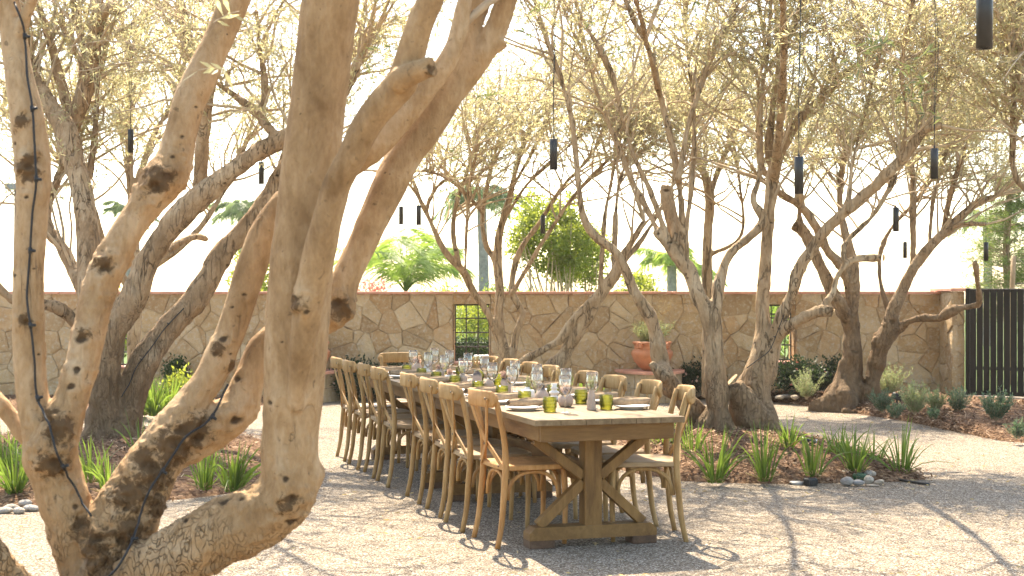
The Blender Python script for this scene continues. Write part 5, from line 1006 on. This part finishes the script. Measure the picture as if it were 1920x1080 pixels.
def shrub(px, py, z, rx, rz, label, mat, n, seed, leafL=.05, ratio=.4, flowers_=None, name='shrub', stalks=0, d=None, upl=0.0):
    r = np.random.default_rng(seed); q = G(px, py, z) if d is None else P(px, py, d); g = empty(name, tuple(q)); tag(g, label, 'shrub', 'shrubs by the wall'); nb = 14 + int(rx * 40)
    c = nrm(r.normal(0, 1, (nb, 3))) * r.uniform(.2, .75, (nb, 1)) ** .6 * np.array([rx, rx, rz]) + np.array([0, 0, rz * .95]); c[:, 2] = np.maximum(c[:, 2], .05)
    ii = r.integers(0, nb, n); pos = c[ii] + r.normal(0, 1, (n, 3)) * np.array([rx, rx, rz]) * .20; pos[:, 2] = np.abs(pos[:, 2]) + .01
    out = nrm(pos - np.array([0, 0, rz * .4])); V, Q = leaves(pos, nrm(out * .7 + r.normal(0, .55, (n, 3)) + np.array([0, 0, upl])), r.uniform(.6, 1.2, n) * leafL, r.uniform(.6, 1.1, n) * leafL * ratio, r); link('foliage', big_mesh('foliage', V, Q), MAT[mat], g)['kind'] = 'stuff'
    K = 5; t_ = np.linspace(0, 1, K); PP = c[:, None] * t_[None, :, None] + r.normal(0, .008, (nb, K, 3)); V, Q = vtubes(PP, np.full((nb, K), .005) * (1.2 - t_ * .8), 4); link('stems', big_mesh('stems', V, Q), MAT['twig'], g)['kind'] = 'stuff'
    if flowers_: m = flowers_[1]; V, Q = leaves(c[r.integers(0, nb, m)] * np.array([1, 1, 1.08]) + r.normal(0, 1, (m, 3)) * np.array([rx, rx, rz]) * .26, nrm(r.normal(0, 1, (m, 3))), np.full(m, .05), .04, r); link('blossoms', big_mesh('blossoms', V, Q), MAT[flowers_[0]], g)['kind'] = 'stuff'
def feathery(px, py, z, R, label, mat, seed, n=46, leafL=.035, w=.007, lean=1.0):
    """many upright shoots clothed in short leaves"""
    r = np.random.default_rng(seed); q = G(px, py, z); g = empty('shrub', tuple(q)); tag(g, label, 'shrub', 'shrubs by the wall'); K = 6; t_ = np.linspace(0, 1, K); a = r.uniform(0, 6.28, n); s = r.uniform(.1, 1.1, n) * lean; L = R * r.uniform(.6, 1.15, n); d = nrm(np.stack([np.cos(a) * s, np.sin(a) * s, np.full(n, .8)], 1))
    PP = d[:, None] * (L[:, None] * t_[None])[..., None] + np.array([0, 0, .22]) * (L[:, None] * t_[None] ** 2)[..., None] + r.normal(0, .006, (n, K, 3)); V, Q = vtubes(PP, np.full((n, K), .003) * (1.2 - t_ * .8), 3); link('stems', big_mesh('stems', V, Q), MAT['twig'], g)['kind'] = 'stuff'
    m = 60; ti = r.uniform(.2, 1.02, (n, m)) * (K - 1); kk = np.clip(ti.astype(int), 0, K - 2); fr = (ti - kk)[..., None]; ii = np.arange(n)[:, None]; pos = (PP[ii, kk] * (1 - fr) + PP[ii, kk + 1] * fr).reshape(-1, 3); dd = nrm(PP[ii, kk + 1] - PP[ii, kk]).reshape(-1, 3)
    V, Q = leaves(pos, nrm(dd * .7 + r.normal(0, .55, (n * m, 3))), r.uniform(.6, 1.1, n * m) * leafL, w, r); link('foliage', big_mesh('foliage', V, Q), MAT[mat], g)['kind'] = 'stuff'
shrub(1310, 742, .05, .30, .26, 'dark shrub with faint pink flowers right of the planter pedestal', 'dark_shrub', 2600, 1, .055, .5, ('petal_pink', 40))
shrub(1385, 738, .05, .28, .25, 'dark shrub seen between the double olive trunks by the wall', 'dark_shrub', 2400, 2, .055, .5)
shrub(1500, 742, .10, .32, .26, 'dark shrub under the right hand window', 'dark_shrub', 2800, 3, .055, .5, ('petal_red', 14))
shrub(1558, 740, .10, .26, .24, 'dark shrub just left of the knobbly olive base', 'dark_shrub', 2000, 4, .055, .5)
shrub(668, 752, .0, .34, .30, 'dark shrub with pink flowers seen through the far left chairs', 'dark_shrub', 2800, 5, .06, .5, ('petal_pink', 60))
shrub(735, 750, .0, .34, .28, 'dark shrub with pink flowers beyond the far table end', 'dark_shrub', 2600, 6, .06, .5, ('petal_pink', 50))
shrub(352, 768, .05, .28, .24, 'leafy green shrub by the wall left of the pedestal', 'ficus_leaf', 1400, 7, .06, .5)
shrub(330, 742, .05, .17, .27, 'small glossy dark green shrub against the left wall', 'hedge_leaf', 1800, 8, .06, .5)
feathery(1513, 748, .14, .29, 'pale feathery shrub in front of the dark ones under the window', 'light_shrub', 21)
feathery(1668, 742, .15, .34, 'pale green bushy shrub behind the knobbly olive trunk', 'light_shrub', 22, 70)
feathery(1655, 772, .14, .19, 'blue green low shrub at the front of the right bed', 'blue_shrub', 23, 60)
feathery(1715, 776, .14, .27, 'pale bushy shrub in the middle of the right bed', 'light_shrub', 24, 80)
feathery(1755, 770, .13, .20, 'grey green shrub right of the pale bushy one', 'light_shrub', 26, 40)
feathery(1797, 772, .13, .21, 'grey green shrub in front of the gate pillar', 'blue_shrub', 25, 55)
feathery(1868, 787, .12, .23, 'spiky blue green shrub in front of the gate', 'blue_shrub', 27, 60, .045, .009)
feathery(1678, 783, .12, .13, 'tiny green plant at the front edge of the right bed', 'blue_shrub', 28, 26); feathery(1750, 784, .13, .09, 'tiniest green sprout in the right bed', 'blue_shrub', 29, 14); feathery(1910, 822, .06, .14, 'small green plant at the right edge of the picture', 'blue_shrub', 30, 24)

# river stones, small garden lamps, edging
def pebble(px, py, z, rx, ry, rz_, label, seed, group):
    r = np.random.default_rng(seed); bm = bmesh.new(); bmesh.ops.create_icosphere(bm, subdivisions=3, radius=1.0); q = G(px, py, z)
    for v in bm.verts: v.co = Vector((v.co.x * rx * (1 + .12 * math.sin(v.co.y * 2 + seed)), v.co.y * ry * (1 + .10 * math.sin(v.co.x * 2.3 + seed * 2)), v.co.z * rz_ * (1 + .08 * math.sin(v.co.x * 3 + seed))))
    me = bpy.data.meshes.new('river_stone'); bm.to_mesh(me); bm.free(); o = link('river_stone', me, MAT['pebble'], None, True); o.location = (q[0], q[1], z + rz_ * .75); o.rotation_euler = (r.normal(0, .08), r.normal(0, .08), r.uniform(-.4, .4)); tag(o, label, 'stone', group)
g1 = 'river stones on the right mulch mound'; g2 = 'river stones at the left bed edge'; g3 = 'stones along the wall foot'
for i, (px, py, z, a, b, c, lab) in enumerate([(1578, 893, .03, .052, .038, .026, 'long pale river stone at the left of the right group'), (1588, 909, .01, .046, .036, .034, 'round blue grey river stone at the front of the group'), (1609, 909, .01, .046, .034, .022, 'flat blue grey river stone beside the round one'), (1629, 906, .01, .036, .032, .034, 'cream rounded river stone in front of the pinkish one'), (1632, 894, .03, .048, .034, .03, 'pinkish brown river stone at the back of the group'), (1648, 907, .01, .046, .030, .018, 'flat grey river stone at the right of the group'), (1613, 890, .03, .03, .025, .028, 'small tan river stone behind the green cap'), (1460, 850, .10, .05, .04, .035, 'pale stone at the foot of the double trunk'), (1636, 912, .0, .05, .03, .009, 'thin flat stone in front of the group')]): pebble(px, py, z, a, b, c, lab, 50 + i, g1)
for i, (px, py, z, a, b, c, lab) in enumerate([(6, 962, .0, .06, .045, .022, 'flat grey stone at the left picture edge'), (22, 958, .0, .05, .04, .026, 'grey stone right of the one at the left edge'), (36, 963, .0, .04, .034, .024, 'small ochre stone at the left bed edge'), (60, 958, .0, .06, .045, .024, 'pale flat stone beside the leftmost near trunk'), (47, 948, .02, .05, .04, .024, 'greenish grey stone behind the ochre one')]): pebble(px, py, z, a, b, c, lab, 70 + i, g2)
for i, (px, py, z, a, b, c, lab) in enumerate([(1462, 748, .07, .07, .05, .03, 'leftmost pale stone along the wall foot'), (1475, 746, .08, .09, .05, .03, 'second pale stone along the wall foot'), (1490, 748, .09, .05, .04, .03, 'rightmost pale stone along the wall foot')]): pebble(px, py, z, a, b, c, lab, 80 + i, g3)
def ground_lamp(px, py, z, label, mat, kind):
    q = G(px, py, z); g = empty('garden_lamp', tuple(q)); tag(g, label, 'garden lamp')
    if kind == 'ring':
        MB().lathe([(.046, -.03), (.050, 0), (.050, .038), (.044, .046), (.036, .046), (.034, .030)], 24).build('lamp_housing', mat, g, True); MB().lathe([(.0005, .030), (.034, .030)], 20, cap0=False).build('lens', MAT['ceramic'], g)
        for a in np.linspace(0, 2 * math.pi, 16, endpoint=False): MB().box((.0505 * math.cos(a), .0505 * math.sin(a), .02), (.006, .006, .032), Matrix.Rotation(a, 3, 'Z')).build('rib', mat, g)
    elif kind == 'flat': MB().lathe([(.055, -.01), (.055, .008), (.05, .014), (.0005, .016)], 26).build('lamp_cover', mat, g, True)
    else:
        MB().box((0, 0, .075), (.115, .075, .075), Matrix.Rotation(.35, 3, 'Y') @ Matrix.Rotation(.25, 3, 'Z'), .01).build('lamp_head', mat, g); MB().tube([(0, 0, -.05), (0, 0, .06)], .012, 8).build('stake', mat, g); MB().box((.062, 0, .072), (.012, .07, .065), Matrix.Rotation(.35, 3, 'Y'), .004).build('lens', MAT['clear_glass'], g)
ground_lamp(1520, 908, .01, 'black ribbed ring lamp in front of a grass clump', MAT['black_plastic'], 'ring'); ground_lamp(1612, 899, .02, 'green ribbed cap among the river stones', MAT['green_plastic'], 'ring'); ground_lamp(1494, 906, .01, 'flat grey disc lamp left of the black ring lamp', simple('disc_metal', (.30, .29, .27), .5, .5), 'flat'); ground_lamp(1515, 848, .13, 'black spotlight on the mulch mound behind the grass', MAT['black_plastic'], 'spot'); ground_lamp(1682, 756, .15, 'black spotlight behind the right bed shrubs', MAT['black_plastic'], 'spot'); ground_lamp(1552, 735, .13, 'small dark spotlight left of the knobbly olive', MAT['black_plastic'], 'spot')
e = crom(np.array([G(1640, 890, .02), G(1690, 900, .012), G(1742, 908, .012)]), .05); o = MB().tube(e, .010, 6).build('edging_strip', MAT['black_plastic'], None, True); tag(o, 'black edging strip at the right tip of the mulch mound', 'edging')
# fallen olive leaves on the gravel
n = 1500; pos = np.column_stack([RNG.uniform(-5, 6, n), RNG.uniform(6.0, 18, n), RNG.uniform(.006, .012, n)]); V, Q = leaves(pos, np.column_stack([RNG.normal(0, 1, (n, 2)), RNG.normal(0, .15, n)]), RNG.uniform(.03, .06, n), .012, RNG); V[:, 2] = np.clip(V[:, 2], .004, .02)
tag(link('fallen_leaves', big_mesh('fallen_leaves', V, Q), MAT['straw']), 'scattered dry olive leaves on the gravel', 'leaves', None, 'stuff')

# ------------------------------------------------------------------ beyond the wall
def palm(px, base_d, crown_py, nf, L, label, mat, seed, trunk_r=.12, droop=.5, lw=.024, nle=60, low=False):
    r = np.random.default_rng(seed); q = P(px, crown_py, base_d); g = empty('palm_tree', (q[0], q[1], 0)); tag(g, label, 'palm', 'palms beyond the wall'); h = q[2]
    zz = np.linspace(0, h, 24); MB().tube([(0.04 * math.sin(z_), 0, z_) for z_ in zz], [trunk_r * (1.25 - .3 * (z_ / h)) * (1 + .05 * (i % 2)) for i, z_ in enumerate(zz)], 12).build('trunk', MAT['palm_trunk'], g, True)
    for k in range(nf):
        a = 2 * math.pi * k / nf * 2.4 + r.uniform(-.3, .3); el = r.uniform(.15, 1.25) if not low else r.uniform(.85, 1.5); LL = L * r.uniform(.8, 1.15); K = 14; t_ = np.linspace(0, 1, K); hd = np.array([math.cos(a), math.sin(a), 0]); dr = droop * r.uniform(.7, 1.3)
        C = hd[None] * (LL * math.cos(el) * t_ + LL * .18 * t_ ** 2)[:, None] + np.array([0, 0, 1.0]) * (LL * math.sin(el) * t_ - LL * dr * t_ ** 2.2)[:, None]; V, Q = vtubes(C[None], (np.linspace(.018, .004, K) * trunk_r / .12)[None], 4)
        n = nle * 2; s = np.repeat(np.linspace(.12, .98, nle), 2) * (K - 1); kk = np.clip(s.astype(int), 0, K - 2); fr = (s - kk)[:, None]; pos = C[kk] * (1 - fr) + C[kk + 1] * fr; T = nrm(C[kk + 1] - C[kk]); sd = nrm(np.cross(T, [0, 0, 1.0])) * np.where(np.arange(n) % 2, 1, -1)[:, None]
        ll = LL * .34 * np.sin(np.clip(s / (K - 1), .08, .97) * math.pi) ** .5; d_ = nrm(sd * .8 + T * .55 + np.array([0, 0, -.25]) + r.normal(0, .14, (n, 3))); tip = pos + d_ * ll[:, None] + np.array([0, 0, -.30]) * ll[:, None]; mid = pos + d_ * (ll * .5)[:, None]; wv = nrm(np.cross(d_, T)) * .5 + T * .5; wv = nrm(wv) * lw * .5
        V2 = np.stack([pos, mid + wv, tip, mid - wv], 1).reshape(-1, 3); Q2 = np.arange(n * 4).reshape(-1, 4)
        o = link('frond', big_mesh('frond', np.vstack([V, V2]), np.vstack([Q, Q2 + len(V)])), MAT[mat], g); o.location = (0.04 * math.sin(h), 0, h)
palm(757, 27, 548, 17, 1.95, 'bright green feather palm rising behind the wall left of centre', 'palm_leaf', 1, .10, .52, .020, 60, True)
palm(904, 34, 372, 22, 1.15, 'tall grey trunked palm behind the central window', 'palm_leaf_grey', 2, .11, .75, .026)
palm(1257, 36, 498, 18, 1.15, 'pale palm behind the wall right of centre', 'palm_leaf', 3, .12, .7, .026)
palm(238, 38, 398, 16, .8, 'small distant palm top left between the olive limbs', 'palm_leaf_grey', 4, .10, .7)
palm(455, 36, 398, 18, 1.0, 'distant palm half hidden by the thick near trunk', 'palm_leaf_grey', 5, .11, .7)
palm(1850, 40, 420, 16, 1.2, 'distant palm behind the gate pillar', 'palm_leaf_grey', 6, .11, .7)
def bush_tree(px, d, zb, ztop, rx, label, mat, n, seed, stems=14, leafL=.09, cat='tree', name='leafy_tree', ratio=.45):
    r = np.random.default_rng(seed); q = P(px, 553, d); g = empty(name, (q[0], q[1], 0)); tag(g, label, cat, 'trees and bushes beyond the wall'); zc = (zb + ztop) / 2; rz = (ztop - zb) / 2; nb = 60
    c = nrm(r.normal(0, 1, (nb, 3))) * r.uniform(.25, 1, (nb, 1)) ** .5 * np.array([rx, rx, rz]) * .88 + np.array([0, 0, zc]); ii = r.integers(0, nb, n); pos = c[ii] + r.normal(0, 1, (n, 3)) * np.array([rx, rx, rz]) * .13
    V, Q = leaves(pos, nrm(r.normal(0, 1, (n, 3)) + [0, 0, -.2]), r.uniform(.6, 1.2, n) * leafL, leafL * ratio, r); link('crown', big_mesh('crown', V, Q), MAT[mat], g)['kind'] = 'stuff'
    ss = r.normal(0, rx * .3, (stems, 2)); K = 6; t_ = np.linspace(0, 1, K); k = r.integers(0, nb, stems); base = np.column_stack([ss * .7, np.zeros(stems)]); PP = base[:, None] * (1 - t_)[None, :, None] + c[k][:, None] * t_[None, :, None] + r.normal(0, .02, (stems, K, 3)); PP[:, 0, 2] = -.05
    V, Q = vtubes(PP, np.full((stems, K), .022) * (1.3 - t_), 5); link('stems', big_mesh('stems', V, Q), MAT['twig'], g, True)
bush_tree(1038, 25.5, 1.75, 3.35, .92, 'bright yellow green many stemmed tree behind the wall in the centre', 'ficus_leaf', 9000, 1, 20)
bush_tree(1085, 26.5, 1.5, 2.9, .7, 'green bush joining the bright tree on its right', 'ficus_leaf', 4500, 2)
bush_tree(700, 24, .9, 1.72, .42, 'low reddish flowering bush behind the wall left of the palm', 'petal_red', 1400, 3, 8, .06, 'bush', 'flowering_bush')
bush_tree(1190, 24, 1.0, 1.85, .5, 'low green bush behind the wall right of the bright tree', 'ficus_leaf', 2200, 4, 8, .07, 'bush', 'leafy_bush')
bush_tree(478, 25, 1.0, 2.5, .55, 'green bush seen between the near trunks above the wall', 'ficus_leaf', 3000, 5, 8, .08, 'bush', 'leafy_bush')
bush_tree(855, 31, .05, 1.75, 1.3, 'sunny green bush seen through the central window on the left', 'ficus_leaf', 5000, 11, 10, .09, 'bush', 'leafy_bush')
bush_tree(935, 33, .05, 1.8, 1.3, 'sunny green bush seen through the central window behind the palm trunk', 'palm_leaf', 5000, 12, 10, .10, 'bush', 'leafy_bush')
bush_tree(1470, 27, .2, 1.5, .9, 'pale green bush seen through the right window', 'palm_leaf', 4000, 13, 10, .10, 'bush', 'leafy_bush')
bush_tree(215, 27, .2, 1.6, .9, 'green bush seen through the left window', 'ficus_leaf', 3000, 14, 10, .10, 'bush', 'leafy_bush')
# clipped hedge behind the windows
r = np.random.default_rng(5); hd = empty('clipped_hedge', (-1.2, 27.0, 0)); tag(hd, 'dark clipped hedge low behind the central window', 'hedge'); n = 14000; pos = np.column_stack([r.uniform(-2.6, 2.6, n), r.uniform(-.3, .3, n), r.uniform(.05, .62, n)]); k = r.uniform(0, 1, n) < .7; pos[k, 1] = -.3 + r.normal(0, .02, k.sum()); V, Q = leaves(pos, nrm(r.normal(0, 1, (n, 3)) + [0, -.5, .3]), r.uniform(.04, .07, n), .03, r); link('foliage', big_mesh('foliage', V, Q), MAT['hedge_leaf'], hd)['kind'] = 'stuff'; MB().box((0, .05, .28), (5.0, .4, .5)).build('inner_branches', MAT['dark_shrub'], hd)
ub = empty('utility_box', tuple(P(905, 553, 24.5) * np.array([1, 1, 0]))); tag(ub, 'pale utility box outside the central window', 'utility box'); MB().box((.05, 0, .18), (.36, .3, .36), None, .01).build('cabinet', MAT['white_paint'], ub); MB().box((.05, 0, .375), (.40, .34, .03), None, .006).build('lid', MAT['white_paint'], ub); MB().box((.1, -.156, .22), (.02, .012, .09), None, .003).build('handle', MAT['iron'], ub)
# feathery tree with stakes on the right beyond the gate
def needle_tree(px, d, zt, R, label, seed):
    r = np.random.default_rng(seed); q = P(px, 553, d); g = empty('feathery_tree', (q[0], q[1], 0)); tag(g, label, 'tree', 'trees and bushes beyond the wall'); MB().tube(crom(np.array([(0, 0, -.1), (.05, 0, 1.0), (-.03, 0, 2.0), (.04, 0, zt)]), .2), [.06] * len(crom(np.array([(0, 0, -.1), (.05, 0, 1.0), (-.03, 0, 2.0), (.04, 0, zt)]), .2)), 8).build('trunk', MAT['bark'], g, True)
    n = 260; a = r.uniform(0, 6.28, n); z = r.uniform(.9, zt, n); L = R * r.uniform(.5, 1.1, n) * np.interp(z, [.9, zt * .6, zt], [.8, 1, .35]); K = 6; t_ = np.linspace(0, 1, K); d_ = np.stack([np.cos(a), np.sin(a), r.uniform(.1, .7, n)], 1); PP = np.column_stack([np.zeros((n, 2)), z])[:, None] + d_[:, None] * (L[:, None] * t_[None])[..., None] - np.array([0, 0, .35]) * (L[:, None] * t_[None] ** 2)[..., None]; V, Q = vtubes(PP, np.full((n, K), .008) * (1.2 - t_), 3); link('branches', big_mesh('branches', V, Q), MAT['twig'], g)['kind'] = 'stuff'
    m = 90; ti = r.uniform(.25, 1.0, (n, m)) * (K - 1); kk = np.clip(ti.astype(int), 0, K - 2); fr = (ti - kk)[..., None]; ii = np.arange(n)[:, None]; pos = (PP[ii, kk] * (1 - fr) + PP[ii, kk + 1] * fr).reshape(-1, 3) + r.normal(0, .03, (n * m, 3)); dd = nrm(PP[ii, kk + 1] - PP[ii, kk]).reshape(-1, 3); V, Q = leaves(pos, nrm(dd * .6 + r.normal(0, .6, (n * m, 3))), r.uniform(.05, .11, n * m), .010, r); link('crown', big_mesh('crown', V, Q), MAT['needle'], g)['kind'] = 'stuff'
needle_tree(1890, 23.5, 3.35, .95, 'feathery green tree behind the gate at the right edge', 1); needle_tree(1985, 24.5, 3.0, .9, 'feathery green tree just outside the right picture edge behind the gate', 2)
st = empty('tree_stake', tuple(P(1895, 553, 22.6) * np.array([1, 1, 0]))); tag(st, 'pale wooden stake standing behind the gate', 'stake'); MB().tube([(0, 0, -.1), (.02, 0, 1.4), (.05, 0, 2.05)], .04, 9).build('pole', MAT['stake'], st, True); MB().tube([(.05, 0, 1.6), (.3, .2, 1.62)], .008, 6).build('tie', MAT['cable'], st)
pole = P(30, 553, 30); lpst = empty('street_lamp', (pole[0], pole[1], 0)); tag(lpst, 'grey box headed street lamp beyond the wall at far left', 'street lamp'); MB().tube([(0, 0, 0), (0, 0, 3.75)], [.05, .04], 10).build('pole', MAT['iron'], lpst, True); MB().box((-.09, 0, 3.72), (.24, .2, .13), None, .01).build('lamp_head', simple('lamp_grey', (.22, .23, .24), .5, .4), lpst); MB().box((-.09, 0, 3.65), (.18, .15, .012), None, .002).build('lens', MAT['ceramic'], lpst)

# thin sunlit air
hz = MB().box((0, 90, 3.5), (310, 310, 9.0)).build('haze', None); hz['kind'] = 'stuff'; t = bpy.data.materials.new('haze'); t.use_nodes = True; nt = t.node_tree; nt.nodes.remove(nt.nodes['Principled BSDF']); pv = nt.nodes.new('ShaderNodeVolumePrincipled'); pv.inputs['Color'].default_value = (1, .93, .80, 1); pv.inputs['Density'].default_value = .0006; pv.inputs['Anisotropy'].default_value = .45; nt.links.new(pv.outputs[0], nt.nodes['Material Output'].inputs['Volume']); hz.data.materials.append(t)
